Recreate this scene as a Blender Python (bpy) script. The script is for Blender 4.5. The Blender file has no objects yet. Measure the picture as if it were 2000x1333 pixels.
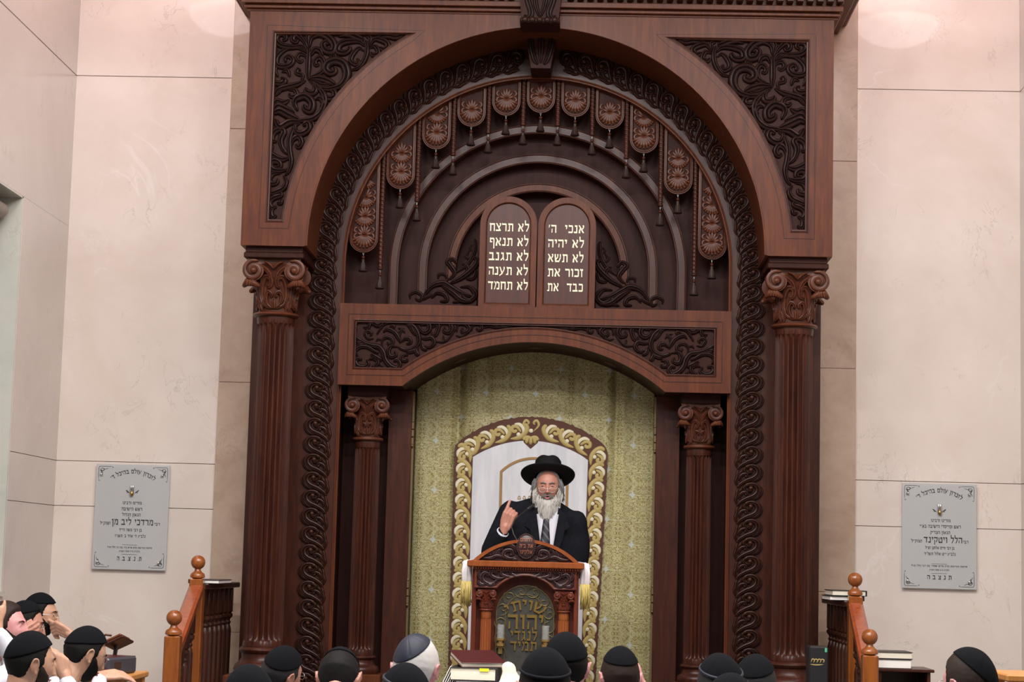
import bpy, math, random
from mathutils import Vector, Matrix, Euler
from mathutils.geometry import tessellate_polygon
random.seed(7)
PI = math.pi
scene = bpy.context.scene
COL = scene.collection

# ------------------------------------------------------------ camera model
CAM_X, CAM_H, F_PX = 0.345, 1.65, 3784.53
PITCH, YAW, ROLL = 0.113817861, 0.0373769612, 0.0263147855


def cam_axes():
    cy, sy, cp, sp = math.cos(YAW), math.sin(YAW), math.cos(PITCH), math.sin(PITCH)
    fwd = Vector((-sy * cp, cy * cp, sp))
    right = Vector((cy, sy, 0))
    down = fwd.cross(right)
    cr, sr = math.cos(ROLL), math.sin(ROLL)
    return right * cr - down * sr, right * sr + down * cr, fwd


AX_R, AX_D, AX_F = cam_axes()


def at(px, py, y):
    """measured photo point -> (x, z) on the vertical plane at depth y"""
    d = AX_R * ((px - 1000) / F_PX) + AX_D * ((py - 666.5) / F_PX) + AX_F
    k = y / d.y
    return d.x * k + CAM_X, d.z * k + CAM_H


# ------------------------------------------------------------ mesh builder
class MB:
    def __init__(self):
        self.v = []
        self.f = []

    def add(self, vs, fs):
        b = len(self.v)
        self.v.extend([tuple(p) for p in vs])
        self.f.extend([tuple(i + b for i in f) for f in fs])
        return self

    def box(self, x0, y0, z0, x1, y1, z1, m=None):
        vs = [Vector(p) for p in ((x0, y0, z0), (x1, y0, z0), (x1, y1, z0), (x0, y1, z0), (x0, y0, z1), (x1, y0, z1), (x1, y1, z1), (x0, y1, z1))]
        if m is not None:
            vs = [m @ p for p in vs]
        return self.add(vs, [(0, 3, 2, 1), (4, 5, 6, 7), (0, 1, 5, 4), (1, 2, 6, 5), (2, 3, 7, 6), (3, 0, 4, 7)])

    def bbox(self, x0, y0, z0, x1, y1, z1, b=.004, m=None):
        """box with chamfered edges (three overlapping slabs hull)"""
        vs = []
        for sx, X in ((1, x0), (-1, x1)):
            for sy, Y in ((1, y0), (-1, y1)):
                for sz, Z in ((1, z0), (-1, z1)):
                    vs += [Vector((X, Y + sy * b, Z + sz * b)), Vector((X + sx * b, Y, Z + sz * b)), Vector((X + sx * b, Y + sy * b, Z))]
        if m is not None:
            vs = [m @ p for p in vs]
        def I(i, j, k, a):
            return (i * 4 + j * 2 + k) * 3 + a
        fs = [(I(0, 0, 0, 0), I(0, 0, 1, 0), I(0, 1, 1, 0), I(0, 1, 0, 0)), (I(1, 0, 0, 0), I(1, 1, 0, 0), I(1, 1, 1, 0), I(1, 0, 1, 0)),
              (I(0, 0, 0, 1), I(1, 0, 0, 1), I(1, 0, 1, 1), I(0, 0, 1, 1)), (I(0, 1, 0, 1), I(0, 1, 1, 1), I(1, 1, 1, 1), I(1, 1, 0, 1)),
              (I(0, 0, 0, 2), I(0, 1, 0, 2), I(1, 1, 0, 2), I(1, 0, 0, 2)), (I(0, 0, 1, 2), I(1, 0, 1, 2), I(1, 1, 1, 2), I(0, 1, 1, 2))]
        for j in (0, 1):
            for k in (0, 1):
                fs.append((I(0, j, k, 1), I(0, j, k, 2), I(1, j, k, 2), I(1, j, k, 1)))
                fs.append((I(j, 0, k, 0), I(j, 1, k, 0), I(j, 1, k, 2), I(j, 0, k, 2)))
                fs.append((I(j, k, 0, 0), I(j, k, 1, 0), I(j, k, 1, 1), I(j, k, 0, 1)))
                for a in (0, 1):
                    fs.append((I(a, j, k, 0), I(a, j, k, 1), I(a, j, k, 2)))
        return self.add(vs, fs)

    def plate(self, loops, y0, y1, back=True):
        """flat board in the XZ plane, front at y0, back at y1; loops[0] outline, others holes"""
        flat = [p for l in loops for p in l]
        n = len(flat)
        tri = tessellate_polygon([[Vector((p[0], p[1], 0)) for p in l] for l in loops])
        vs = [(p[0], y0, p[1]) for p in flat] + [(p[0], y1, p[1]) for p in flat]
        fs = [t for t in tri]
        if back:
            fs += [(a + n, c + n, b + n) for a, b, c in tri]
        o = 0
        for l in loops:
            m = len(l)
            for i in range(m):
                j = (i + 1) % m
                fs.append((o + i, o + j, n + o + j, n + o + i))
            o += m
        return self.add(vs, fs)

    def sweep(self, path, prof, y, closed=False):
        """moulding: path in XZ, profile of (offset to the left of travel, height towards the viewer)"""
        n = len(path)
        vs = []
        for i in range(n):
            p = Vector(path[i])
            a = Vector(path[i - 1]) if (i > 0 or closed) else None
            b = Vector(path[(i + 1) % n]) if (i < n - 1 or closed) else None
            d1 = (p - a).normalized() if a is not None else None
            d2 = (b - p).normalized() if b is not None else None
            if d1 is None: d1 = d2
            if d2 is None: d2 = d1
            n1, n2 = Vector((-d1.y, d1.x)), Vector((-d2.y, d2.x))
            m = (n1 + n2)
            m = m / max(.35, m.length_squared / 2) if m.length > 1e-6 else n1
            for o, h in prof:
                vs.append((p.x + m.x * o, y - h, p.y + m.y * o))
        k = len(prof)
        fs = []
        for i in range(n if closed else n - 1):
            j = (i + 1) % n
            for q in range(k - 1):
                fs.append((i * k + q, j * k + q, j * k + q + 1, i * k + q + 1))
        if not closed:
            fs.append(tuple(range(k)))
            fs.append(tuple((n - 1) * k + q for q in range(k)))
        return self.add(vs, fs)

    def lathe(self, prof, c, seg=24, a0=0, a1=2 * PI, m=None):
        """profile of (radius, z) about a vertical axis through c"""
        full = abs(a1 - a0 - 2 * PI) < 1e-6
        ns = seg if full else seg + 1
        vs = []
        for r, z in prof:
            for i in range(ns):
                a = a0 + (a1 - a0) * i / seg
                p = Vector((r * math.cos(a), r * math.sin(a), z))
                if m is not None: p = m @ p
                vs.append((c[0] + p.x, c[1] + p.y, c[2] + p.z))
        fs = []
        for k in range(len(prof) - 1):
            for i in range(seg):
                j = (i + 1) % ns
                fs.append((k * ns + i, k * ns + j, (k + 1) * ns + j, (k + 1) * ns + i))
        if full:
            fs.append(tuple(range(ns - 1, -1, -1)))
            fs.append(tuple((len(prof) - 1) * ns + i for i in range(ns)))
        return self.add(vs, fs)

    def ball(self, c, r, seg=16, rings=10, m=None):
        if not hasattr(r, '__len__'): r = (r, r, r)
        vs = [Vector((0, 0, -1))]
        for k in range(1, rings):
            t = -PI / 2 + PI * k / rings
            for i in range(seg):
                a = 2 * PI * i / seg
                vs.append(Vector((math.cos(t) * math.cos(a), math.cos(t) * math.sin(a), math.sin(t))))
        vs.append(Vector((0, 0, 1)))
        out = []
        for p in vs:
            q = Vector((p.x * r[0], p.y * r[1], p.z * r[2]))
            if m is not None: q = m @ q
            out.append((c[0] + q.x, c[1] + q.y, c[2] + q.z))
        fs = []
        for i in range(seg):
            j = (i + 1) % seg
            fs.append((0, 1 + j, 1 + i))
            for k in range(rings - 2):
                fs.append((1 + k * seg + i, 1 + k * seg + j, 1 + (k + 1) * seg + j, 1 + (k + 1) * seg + i))
            fs.append((1 + (rings - 2) * seg + i, 1 + (rings - 2) * seg + j, len(vs) - 1))
        return self.add(out, fs)

    def tube(self, pts, rad, n=10, cap=True, flat=1.0):
        """tapering tube along 3-D points, round ends"""
        pts = [Vector(p) for p in pts]
        if not hasattr(rad, '__len__'): rad = [rad] * len(pts)
        P, Rr = list(pts), list(rad)
        if cap:
            d0 = (pts[0] - pts[1]).normalized()
            d1 = (pts[-1] - pts[-2]).normalized()
            P = [pts[0] + d0 * rad[0] * .95, pts[0] + d0 * rad[0] * .7] + pts + [pts[-1] + d1 * rad[-1] * .7, pts[-1] + d1 * rad[-1] * .95]
            Rr = [rad[0] * .3, rad[0] * .72] + list(rad) + [rad[-1] * .72, rad[-1] * .3]
        up = None
        vs = []
        for i, p in enumerate(P):
            t = (P[min(i + 1, len(P) - 1)] - P[max(i - 1, 0)]).normalized()
            if up is None:
                up = Vector((0, 0, 1)) if abs(t.z) < .9 else Vector((0, 1, 0))
            s = t.cross(up)
            if s.length < 1e-5: s = t.orthogonal()
            s.normalize()
            up = s.cross(t).normalized()
            for k in range(n):
                a = 2 * PI * k / n
                vs.append(p + s * (math.cos(a) * Rr[i]) + up * (math.sin(a) * Rr[i] * flat))
        fs = []
        for i in range(len(P) - 1):
            for k in range(n):
                j = (k + 1) % n
                fs.append((i * n + k, i * n + j, (i + 1) * n + j, (i + 1) * n + k))
        fs.append(tuple(range(n - 1, -1, -1)))
        fs.append(tuple((len(P) - 1) * n + k for k in range(n)))
        return self.add(vs, fs)

    def join(self, o, fn=None):
        return self.add([fn(Vector(p)) for p in o.v] if fn else o.v, o.f)

    def mirror(self):
        """mirrored copy about x = 0"""
        o = MB()
        o.v = [(-p[0], p[1], p[2]) for p in self.v]
        o.f = [tuple(reversed(f)) for f in self.f]
        return o

    def build(self, name, mat, parent=None, smooth=False, world=True, mods=None, angle=None):
        me = bpy.data.meshes.new(name)
        me.from_pydata(self.v, [], self.f)
        me.validate()
        me.update()
        o = bpy.data.objects.new(name, me)
        COL.objects.link(o)
        if mat: me.materials.append(mat)
        import bmesh
        b = bmesh.new(); b.from_mesh(me)
        bmesh.ops.recalc_face_normals(b, faces=b.faces)
        b.to_mesh(me); b.free()
        if smooth:
            me.polygons.foreach_set('use_smooth', [True] * len(me.polygons))
            if angle is not None and hasattr(me, 'set_sharp_from_angle'):
                me.set_sharp_from_angle(angle=math.radians(angle))
        if parent is not None:
            o.parent = parent
            if world:
                w = Vector((0, 0, 0)); p = parent
                while p: w += p.location; p = p.parent
                o.location = -w
        for m in (mods or []):
            md = o.modifiers.new(m[0], m[0])
            for k, val in m[1].items(): setattr(md, k, val)
        return o


def tag(o, label=None, cat=None, group=None, kind=None):
    if label: o['label'] = label
    if cat: o['category'] = cat
    if group: o['group'] = group
    if kind: o['kind'] = kind
    return o


def thing(name, label, cat, loc, group=None):
    o = bpy.data.objects.new(name, None)
    o.empty_display_size = .1
    COL.objects.link(o)
    o.location = loc
    return tag(o, label, cat, group)


def struct(o):
    o['kind'] = 'structure'
    return o


def arc(cx, cz, r, a0, a1, n):
    return [(cx + r * math.cos(math.radians(a0 + (a1 - a0) * i / n)), cz + r * math.sin(math.radians(a0 + (a1 - a0) * i / n))) for i in range(n + 1)]


def mir(pts):
    return [(-x, z) for x, z in reversed(pts)]


def catmull(pts, k=5):
    P = [Vector(p) for p in pts]
    if len(P) == 2: P.insert(1, (P[0] + P[1]) / 2)
    Q = [P[0] * 2 - P[1]] + P + [P[-1] * 2 - P[-2]]
    out = []
    for i in range(1, len(Q) - 2):
        a, b, c, d = Q[i - 1], Q[i], Q[i + 1], Q[i + 2]
        for s in range(k):
            t = s / k
            out.append(.5 * (2 * b + (c - a) * t + (2 * a - 5 * b + 4 * c - d) * t * t + (3 * b - a - 3 * c + d) * t ** 3))
    out.append(P[-1])
    return out


PROF = [(-1, 0), (-.92, .45), (-.6, .92), (-.28, .98), (0, .66), (.28, .98), (.6, .92), (.92, .45), (1, 0)]
PROF_S = [(-1, 0), (-.75, .75), (0, 1), (.75, .75), (1, 0)]


def stroke(mb, pts, w, h, fmap, taper=(.35, .55), k=5, prof=PROF, ball=None):
    """one carved scroll: a ribbed half-round ridge following pts (2-D), mapped onto the surface by fmap(a, b, height)"""
    C = catmull(pts, k)
    n = len(C)
    vs = []
    for i, p in enumerate(C):
        t = (C[min(i + 1, n - 1)] - C[max(i - 1, 0)])
        t = t.normalized() if t.length > 1e-9 else Vector((1, 0))
        nn = Vector((-t.y, t.x))
        u = i / (n - 1)
        s = taper[0] + (1 - taper[0]) * min(1, u / .3) if u < .3 else (1 if u < .65 else 1 - (1 - taper[1]) * (u - .65) / .35)
        if i == 0 or i == n - 1: s *= .35
        for o, hh in prof:
            q = p + nn * (o * w * s)
            vs.append(fmap(q.x, q.y, hh * h * (.45 + .55 * s)))
    m = len(prof)
    fs = []
    for i in range(n - 1):
        for q in range(m - 1):
            fs.append((i * m + q, i * m + q + 1, (i + 1) * m + q + 1, (i + 1) * m + q))
    mb.add(vs, fs)
    if ball:
        e = C[-1]
        r = ball
        c = Vector(fmap(e.x, e.y, h * .55))
        mb.ball(c, r, 10, 7)


def flatmap(y):
    return lambda a, b, h: (a, y - h, b)
# ------------------------------------------------------------ materials
def nt(name):
    m = bpy.data.materials.new(name)
    m.use_nodes = True
    return m, m.node_tree.nodes, m.node_tree.links, m.node_tree.nodes['Principled BSDF']


def flat(name, col, rough=.5, metal=0, coat=0, spec=.5, alpha=None):
    m, N, L, B = nt(name)
    B.inputs['Base Color'].default_value = (*col, 1)
    B.inputs['Roughness'].default_value = rough
    B.inputs['Metallic'].default_value = metal
    B.inputs['Coat Weight'].default_value = coat
    B.inputs['Specular IOR Level'].default_value = spec
    if alpha is not None: B.inputs['Alpha'].default_value = alpha
    return m


def coords(N, L, scale=(1, 1, 1), rot=(0, 0, 0)):
    tc = N.new('ShaderNodeTexCoord')
    mp = N.new('ShaderNodeMapping')
    mp.inputs['Scale'].default_value = scale
    mp.inputs['Rotation'].default_value = rot
    L.new(tc.outputs['Object'], mp.inputs['Vector'])
    return mp.outputs['Vector']


def ramp(N, L, fac, stops):
    r = N.new('ShaderNodeValToRGB')
    e = r.color_ramp.elements
    while len(e) < len(stops): e.new(.5)
    for i, (p, c) in enumerate(stops):
        e[i].position = p
        e[i].color = (*c, 1)
    L.new(fac, r.inputs['Fac'])
    return r.outputs['Color']


def noise(N, L, vec, scale, detail=4, rough=.55, dist=0):
    n = N.new('ShaderNodeTexNoise')
    n.inputs['Scale'].default_value = scale
    n.inputs['Detail'].default_value = detail
    n.inputs['Roughness'].default_value = rough
    n.inputs['Distortion'].default_value = dist
    L.new(vec, n.inputs['Vector'])
    return n.outputs['Fac']


def mixc(N, L, fac, a, b, mode='MIX'):
    n = N.new('ShaderNodeMix')
    n.data_type = 'RGBA'
    n.blend_type = mode
    for s, v in ((n.inputs[0], fac), (n.inputs[6], a), (n.inputs[7], b)):
        if hasattr(v, 'is_output') or hasattr(v, 'links'): L.new(v, s)
        elif hasattr(v, '__len__'): s.default_value = (*v, 1)
        else: s.default_value = v
    return n.outputs[2]


def math_n(N, L, op, a, b=None, c=None):
    n = N.new('ShaderNodeMath')
    n.operation = op
    for i, v in enumerate((a, b, c)):
        if v is None: continue
        if hasattr(v, 'links'): L.new(v, n.inputs[i])
        else: n.inputs[i].default_value = v
    return n.outputs[0]


def bump(N, L, B, h, strength=.3, dist=.002):
    b = N.new('ShaderNodeBump')
    b.inputs['Strength'].default_value = strength
    b.inputs['Distance'].default_value = dist
    L.new(h, b.inputs['Height'])
    L.new(b.outputs['Normal'], B.inputs['Normal'])


KW = {'red_carved_wood': .78, 'column_wood': .56, 'shaded_red_brown_wood': .46, 'polished_red_brown_wood': .58, 'orange_varnished_wood': .8, 'red_varnished_rail_wood': .85, 'lectern_edge_wood': .75, 'light_orange_desk_wood': .9, 'lectern_carving_wood': .8, 'red_lectern_wood': .75, 'tablet_panel_wood': .75}


def wood(name, lo, mid, hi, rough=.38, coat=.15, grain=(14, 14, 1.4), spec=.28, ridge=None):
    kf = KW.get(name, .64)
    lo, mid, hi = [tuple(c * kf for c in q) for q in (lo, mid, hi)]
    m, N, L, B = nt(name)
    v = coords(N, L, grain)
    f = noise(N, L, v, 2.2, 6, .62, .6)
    big = noise(N, L, coords(N, L, (1.3, 1.3, .9)), 2.2, 3, .5)
    c1 = ramp(N, L, f, [(.28, lo), (.52, mid), (.78, hi)])
    c2 = mixc(N, L, math_n(N, L, 'MULTIPLY', big, .55), c1, lo)
    if ridge:      # highlights on the carving's ridges, painted as lighter wood
        ge = N.new('ShaderNodeNewGeometry')
        c2 = mixc(N, L, ramp(N, L, ge.outputs['Pointiness'], [(.53, (0, 0, 0)), (.68, (1, 1, 1))]), c2, ridge)
    L.new(c2, B.inputs['Base Color'])
    B.inputs['Roughness'].default_value = rough
    B.inputs['Coat Weight'].default_value = coat
    B.inputs['Coat Roughness'].default_value = .25
    B.inputs['Specular IOR Level'].default_value = spec
    bump(N, L, B, f, .12, .0012)
    return m


def marble(name, base, warm, dark, vein, rough=.22, coat=.3, vs=1.0):
    m, N, L, B = nt(name)
    v = coords(N, L)
    n1 = noise(N, L, v, 1.1 * vs, 6, .6, .8)
    n2 = noise(N, L, v, 5.5 * vs, 8, .65, .4)
    c = ramp(N, L, n1, [(.3, dark), (.5, base), (.72, warm)])
    c = mixc(N, L, .25, c, ramp(N, L, n2, [(.3, dark), (.6, base), (.8, warm)]))
    # thin wandering veins: ridges of a distorted noise
    r1 = noise(N, L, coords(N, L, (.55, .55, .75), (0, .6, 0)), 1.5 * vs, 5, .55, 1.2)
    rid = math_n(N, L, 'ABSOLUTE', math_n(N, L, 'SUBTRACT', r1, .5))
    vm = ramp(N, L, rid, [(0, (.45, .45, .45)), (.005, (.2, .2, .2)), (.011, (0, 0, 0))])
    gate = ramp(N, L, noise(N, L, v, .9, 2), [(.56, (0, 0, 0)), (.66, (1, 1, 1))])
    c = mixc(N, L, mixc(N, L, 1.0, vm, gate, 'MULTIPLY'), c, vein)
    r2 = noise(N, L, coords(N, L, (.8, .8, .5), (0, -.7, 0)), 4.2 * vs, 7, .6, .9)
    rid2 = math_n(N, L, 'ABSOLUTE', math_n(N, L, 'SUBTRACT', r2, .5))
    vm2 = ramp(N, L, rid2, [(0, (.55, .55, .55)), (.008, (0, 0, 0))])
    gate2 = ramp(N, L, noise(N, L, v, 2.3, 2), [(.5, (0, 0, 0)), (.66, (1, 1, 1))])
    c = mixc(N, L, mixc(N, L, 1.0, vm2, gate2, 'MULTIPLY'), c, tuple(x * .62 for x in dark))
    L.new(c, B.inputs['Base Color'])
    B.inputs['Roughness'].default_value = rough
    B.inputs['Coat Weight'].default_value = coat
    B.inputs['Coat Roughness'].default_value = .03
    return m


M = {}
M['frame'] = wood('polished_red_brown_wood', (.105, .030, .018), (.19, .053, .019), (.29, .090, .026), .40, .03, spec=.18)
M['panel'] = wood('shaded_red_brown_wood', (.048, .015, .012), (.078, .024, .016), (.105, .034, .020), .5, .0, spec=.12)  # wood of the recessed boards, darkened in colour to deepen the shade there
M['carved'] = wood('dark_carved_wood', (.010, .0045, .0045), (.020, .008, .007), (.050, .017, .010), .38, .0, (9, 9, 9), .24, (.055, .018, .010))
M['carved2'] = wood('red_carved_wood', (.045, .013, .009), (.10, .028, .014), (.15, .044, .016), .38, .03, (9, 9, 9), .26, (.14, .042, .015))
M['bandcarve'] = wood('scroll_band_wood', (.018, .007, .006), (.040, .013, .009), (.075, .022, .011), .38, .03, (9, 9, 9), .25, (.085, .026, .011))
M['column'] = wood('column_wood', (.050, .015, .011), (.105, .029, .015), (.18, .052, .019), .36, .06, spec=.25)
M['rail'] = wood('orange_varnished_wood', (.20, .055, .012), (.34, .10, .018), (.46, .15, .028), .22, .6)
M['railred'] = wood('red_varnished_rail_wood', (.22, .045, .014), (.36, .078, .022), (.42, .11, .035), .25, .5)
M['baluster'] = wood('dark_baluster_wood', (.040, .012, .007), (.075, .020, .009), (.13, .036, .013), .34, .15)
M['lectern'] = wood('red_lectern_wood', (.085, .017, .010), (.17, .034, .014), (.26, .056, .018), .33, .3)
M['lectern_edge'] = wood('lectern_edge_wood', (.24, .06, .018), (.36, .10, .026), (.42, .13, .034), .3, .35)
M['lectern_carved'] = wood('lectern_carving_wood', (.022, .012, .014), (.048, .020, .021), (.10, .038, .030), .36, .25, (10, 10, 10))
M['desk'] = wood('light_orange_desk_wood', (.42, .17, .045), (.55, .25, .07), (.62, .32, .10), .4, .1)
M['tablet'] = wood('tablet_panel_wood', (.060, .017, .013), (.095, .025, .017), (.13, .036, .02), .42, .12)
M['wall'] = marble('cream_marble', (.70, .63, .57), (.745, .68, .62), (.64, .56, .49), (.80, .76, .74))
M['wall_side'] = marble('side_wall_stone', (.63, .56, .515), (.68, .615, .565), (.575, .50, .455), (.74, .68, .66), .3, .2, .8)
M['pilaster'] = marble('brown_marble', (.47, .355, .27), (.53, .415, .325), (.37, .26, .19), (.30, .2, .15), .2, .4, 2.6)
M['reveal'] = marble('grey_green_marble', (.55, .56, .50), (.6, .6, .54), (.45, .47, .42), (.4, .42, .4), .25, .3, 1.6)
M['grout'] = flat('slab_joint', (.30, .22, .18), .8)
M['floor'] = marble('floor_stone', (.12, .10, .08), (.15, .125, .10), (.09, .075, .06), (.18, .16, .14), .3, .2)
M['white_paint'] = flat('ceiling_paint', (.75, .70, .66), .8)
M['gold_letter'] = flat('cream_gold_letters', (.84, .80, .58), .4)
M['bronze_letter'] = flat('bronze_letters', (.30, .20, .055), .35, .75)
M['brass'] = flat('old_brass', (.45, .32, .12), .35, .9)
M['dullbrass'] = flat('dull_brass', (.16, .11, .05), .5, .4)
M['steel'] = flat('steel_wire', (.55, .55, .55), .3, .9)
M['chrome'] = flat('bright_steel', (.75, .75, .76), .15, 1)
M['plaque_bronze'] = None
M['black'] = flat('black_velvet', (.0045, .005, .0065), .95, spec=.1)
M['blacksoft'] = flat('black_cloth', (.006, .007, .010), .85, spec=.15)
M['felt'] = flat('black_felt', (.0035, .0035, .0045), .8, spec=.2)
M['navy'] = flat('navy_satin', (.010, .014, .028), .55, spec=.3)
M['hairblack'] = flat('black_hair', (.0045, .004, .004), .7, spec=.15)
M['hairbrown'] = flat('brown_hair', (.018, .010, .007), .65, spec=.2)
M['hairdkgrey'] = flat('dark_grey_hair', (.018, .018, .019), .65, spec=.2)
M['hairwhite'] = flat('white_hair', (.50, .49, .47), .6)
M['hairbeard'] = flat('grey_white_beard', (.40, .39, .36), .6)
M['hairgrey'] = flat('grey_hair', (.15, .145, .14), .6)
M['shirt'] = flat('white_shirt_cotton', (.52, .54, .60), .8)
M['tie'] = None
M['trousers'] = flat('black_trousers', (.012, .012, .014), .8)
M['page'] = flat('book_pages', (.72, .68, .56), .8)
M['whitepage'] = flat('white_pages', (.80, .78, .74), .8)
M['bookblack'] = flat('black_book_cloth', (.012, .012, .014), .45)
M['bookmaroon'] = flat('maroon_leather', (.060, .010, .012), .35)
M['bookdark'] = flat('dark_striped_cover', (.045, .045, .055), .35)
M['bookgrey'] = flat('grey_book_cover', (.16, .17, .18), .3)
M['booknavy'] = flat('navy_book_cover', (.02, .025, .05), .4)
M['yellow'] = flat('yellow_sticker', (.75, .80, .02), .5)
M['cream_cloth'] = flat('cream_cloth', (.72, .68, .55), .85)
M['satin'] = flat('white_lectern_cloth', (.75, .72, .74), .6)
M['fringe'] = flat('gold_fringe', (.50, .40, .12), .6)
M['ink'] = flat('black_engraving', (.02, .02, .025), .6)
M['mic'] = flat('black_microphone', (.008, .008, .009), .4)
M['window_dark'] = flat('dark_window_glass', (.03, .035, .03), .08)
M['window_frame'] = flat('pale_window_frame', (.55, .55, .52), .4)
M['blind'] = flat('beige_blind', (.42, .36, .31), .7)
M['eyewhite'] = flat('eye_white', (.34, .30, .28), .3)
M['iris'] = flat('dark_iris', (.012, .008, .006), .2)
M['lip'] = flat('lip', (.42, .13, .13), .5)
M['goldthread'] = flat('gold_thread', (.30, .17, .05), .55)
M['appbrown'] = flat('brown_applique', (.075, .022, .010), .7)
M['appgold'] = flat('gold_applique', (.40, .31, .105), .55)
M['appcream'] = flat('cream_applique', (.66, .62, .45), .55)


def skin(name, col, blotch):
    m, N, L, B = nt(name)
    v = coords(N, L)
    n = noise(N, L, v, 28, 4)
    c = ramp(N, L, n, [(.3, blotch), (.6, col)])
    L.new(c, B.inputs['Base Color'])
    B.inputs['Roughness'].default_value = .5
    B.inputs['Subsurface Weight'].default_value = .12
    B.inputs['Subsurface Radius'].default_value = (.012, .005, .003)
    B.inputs['Subsurface Scale'].default_value = .5
    return m


M['skin'] = skin('skin', (.43, .215, .155), (.39, .165, .12))
M['skinpink'] = skin('pink_skin', (.58, .28, .27), (.52, .22, .22))
M['skintan'] = skin('tan_skin', (.46, .27, .18), (.42, .22, .14))


def make_bronze():
    m, N, L, B = nt('dark_bronze')
    n = noise(N, L, coords(N, L), 20, 5)
    c = ramp(N, L, n, [(.3, (.035, .036, .034)), (.7, (.062, .060, .050))])
    L.new(c, B.inputs['Base Color'])
    B.inputs['Metallic'].default_value = .35
    B.inputs['Roughness'].default_value = .45
    bump(N, L, B, noise(N, L, coords(N, L), 160, 2), .25, .001)
    return m


M['plaque_bronze'] = make_bronze()
M['bronze_rim'] = flat('bronze_relief', (.16, .13, .06), .4, .6)


def make_tie():
    m, N, L, B = nt('striped_tie')
    w = N.new('ShaderNodeTexWave')
    w.inputs['Scale'].default_value = 9
    w.bands_direction = 'X'
    L.new(coords(N, L, (1, 1, 1), (0, .7, 0)), w.inputs['Vector'])
    c = ramp(N, L, w.outputs['Fac'], [(.7, (.010, .012, .018)), (.9, (.08, .085, .10))])
    L.new(c, B.inputs['Base Color'])
    B.inputs['Roughness'].default_value = .5
    return m


M['tie'] = make_tie()


def make_damask():
    m, N, L, B = nt('gold_damask')
    tc = N.new('ShaderNodeTexCoord')
    sp = N.new('ShaderNodeSeparateXYZ')
    L.new(tc.outputs['Object'], sp.inputs[0])
    X, Z = sp.outputs['X'], sp.outputs['Z']
    P = .36

    def tri(v, period, off=0.0):
        # mirrored repeat -> symmetric ornament
        return math_n(N, L, 'PINGPONG', math_n(N, L, 'ADD', v, 10 + off), period / 2)
    cx, cz = tri(X, P), tri(Z, P)
    cb = N.new('ShaderNodeCombineXYZ')
    L.new(cx, cb.inputs[0]); L.new(cz, cb.inputs[2])
    sw = noise(N, L, cb.outputs[0], 26, 2, .5, 1.6)
    sw2 = noise(N, L, cb.outputs[0], 60, 2, .5, 1.2)
    band = math_n(N, L, 'PINGPONG', math_n(N, L, 'MULTIPLY', sw, 7.0), .5)
    c = ramp(N, L, band, [(.10, (.16, .115, .03)), (.22, (.33, .27, .09)), (.38, (.47, .44, .20))])
    c = mixc(N, L, math_n(N, L, 'MULTIPLY', ramp(N, L, sw2, [(.45, (0, 0, 0)), (.6, (1, 1, 1))]), .5), c, (.50, .50, .30))
    # pale blue-silver stars on a diagonal lattice
    for off in (0.0, P / 2):
        ax = math_n(N, L, 'ABSOLUTE', math_n(N, L, 'SUBTRACT', math_n(N, L, 'MODULO', math_n(N, L, 'ADD', X, 10 * P + off), P), P / 2))
        az = math_n(N, L, 'ABSOLUTE', math_n(N, L, 'SUBTRACT', math_n(N, L, 'MODULO', math_n(N, L, 'ADD', Z, 10 * P + off), P), P / 2))
        s = math_n(N, L, 'ADD', math_n(N, L, 'POWER', math_n(N, L, 'DIVIDE', ax, .06), .55), math_n(N, L, 'POWER', math_n(N, L, 'DIVIDE', az, .06), .55))
        st = ramp(N, L, s, [(.62, (1, 1, 1)), (.86, (0, 0, 0))])
        c = mixc(N, L, math_n(N, L, 'MULTIPLY', st, .7), c, (.50, .58, .58))
    L.new(c, B.inputs['Base Color'])
    B.inputs['Roughness'].default_value = .5
    B.inputs['Sheen Weight'].default_value = .15
    bump(N, L, B, band, .3, .002)
    return m


M['damask'] = make_damask()


def make_satin():
    m, N, L, B = nt('white_satin')
    n = noise(N, L, coords(N, L, (6, 6, .8)), 3, 4)
    c = ramp(N, L, n, [(.3, (.52, .54, .58)), (.7, (.66, .67, .70))])
    L.new(c, B.inputs['Base Color'])
    B.inputs['Roughness'].default_value = .45
    return m


M['whitesatin'] = make_satin()


def make_pane():
    m, N, L, B = nt('frosted_grey_glass')
    B.inputs['Base Color'].default_value = (.56, .58, .585, 1)
    B.inputs['Roughness'].default_value = .06
    B.inputs['Alpha'].default_value = .74
    B.inputs['Coat Weight'].default_value = .5
    B.inputs['Coat Roughness'].default_value = .02
    return m


M['pane'] = make_pane()
g, N_, L_, B_ = nt('clear_glass')
B_.inputs['Base Color'].default_value = (.5, .52, .52, 1)
B_.inputs['Roughness'].default_value = .05
B_.inputs['Alpha'].default_value = .16
M['glass'] = g


def emis(name, col, s):
    m, N, L, B = nt(name)
    B.inputs['Base Color'].default_value = (.8, .8, .8, 1)
    B.inputs['Emission Color'].default_value = (*col, 1)
    B.inputs['Emission Strength'].default_value = s
    return m


def make_cloth_black():
    m, N, L, B = nt('black_wool')
    n = noise(N, L, coords(N, L), 60, 3)
    c = ramp(N, L, n, [(.3, (.004, .005, .008)), (.7, (.008, .009, .013))])
    L.new(c, B.inputs['Base Color'])
    B.inputs['Roughness'].default_value = .9
    B.inputs['Specular IOR Level'].default_value = .15
    return m


M['suit'] = make_cloth_black()
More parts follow.
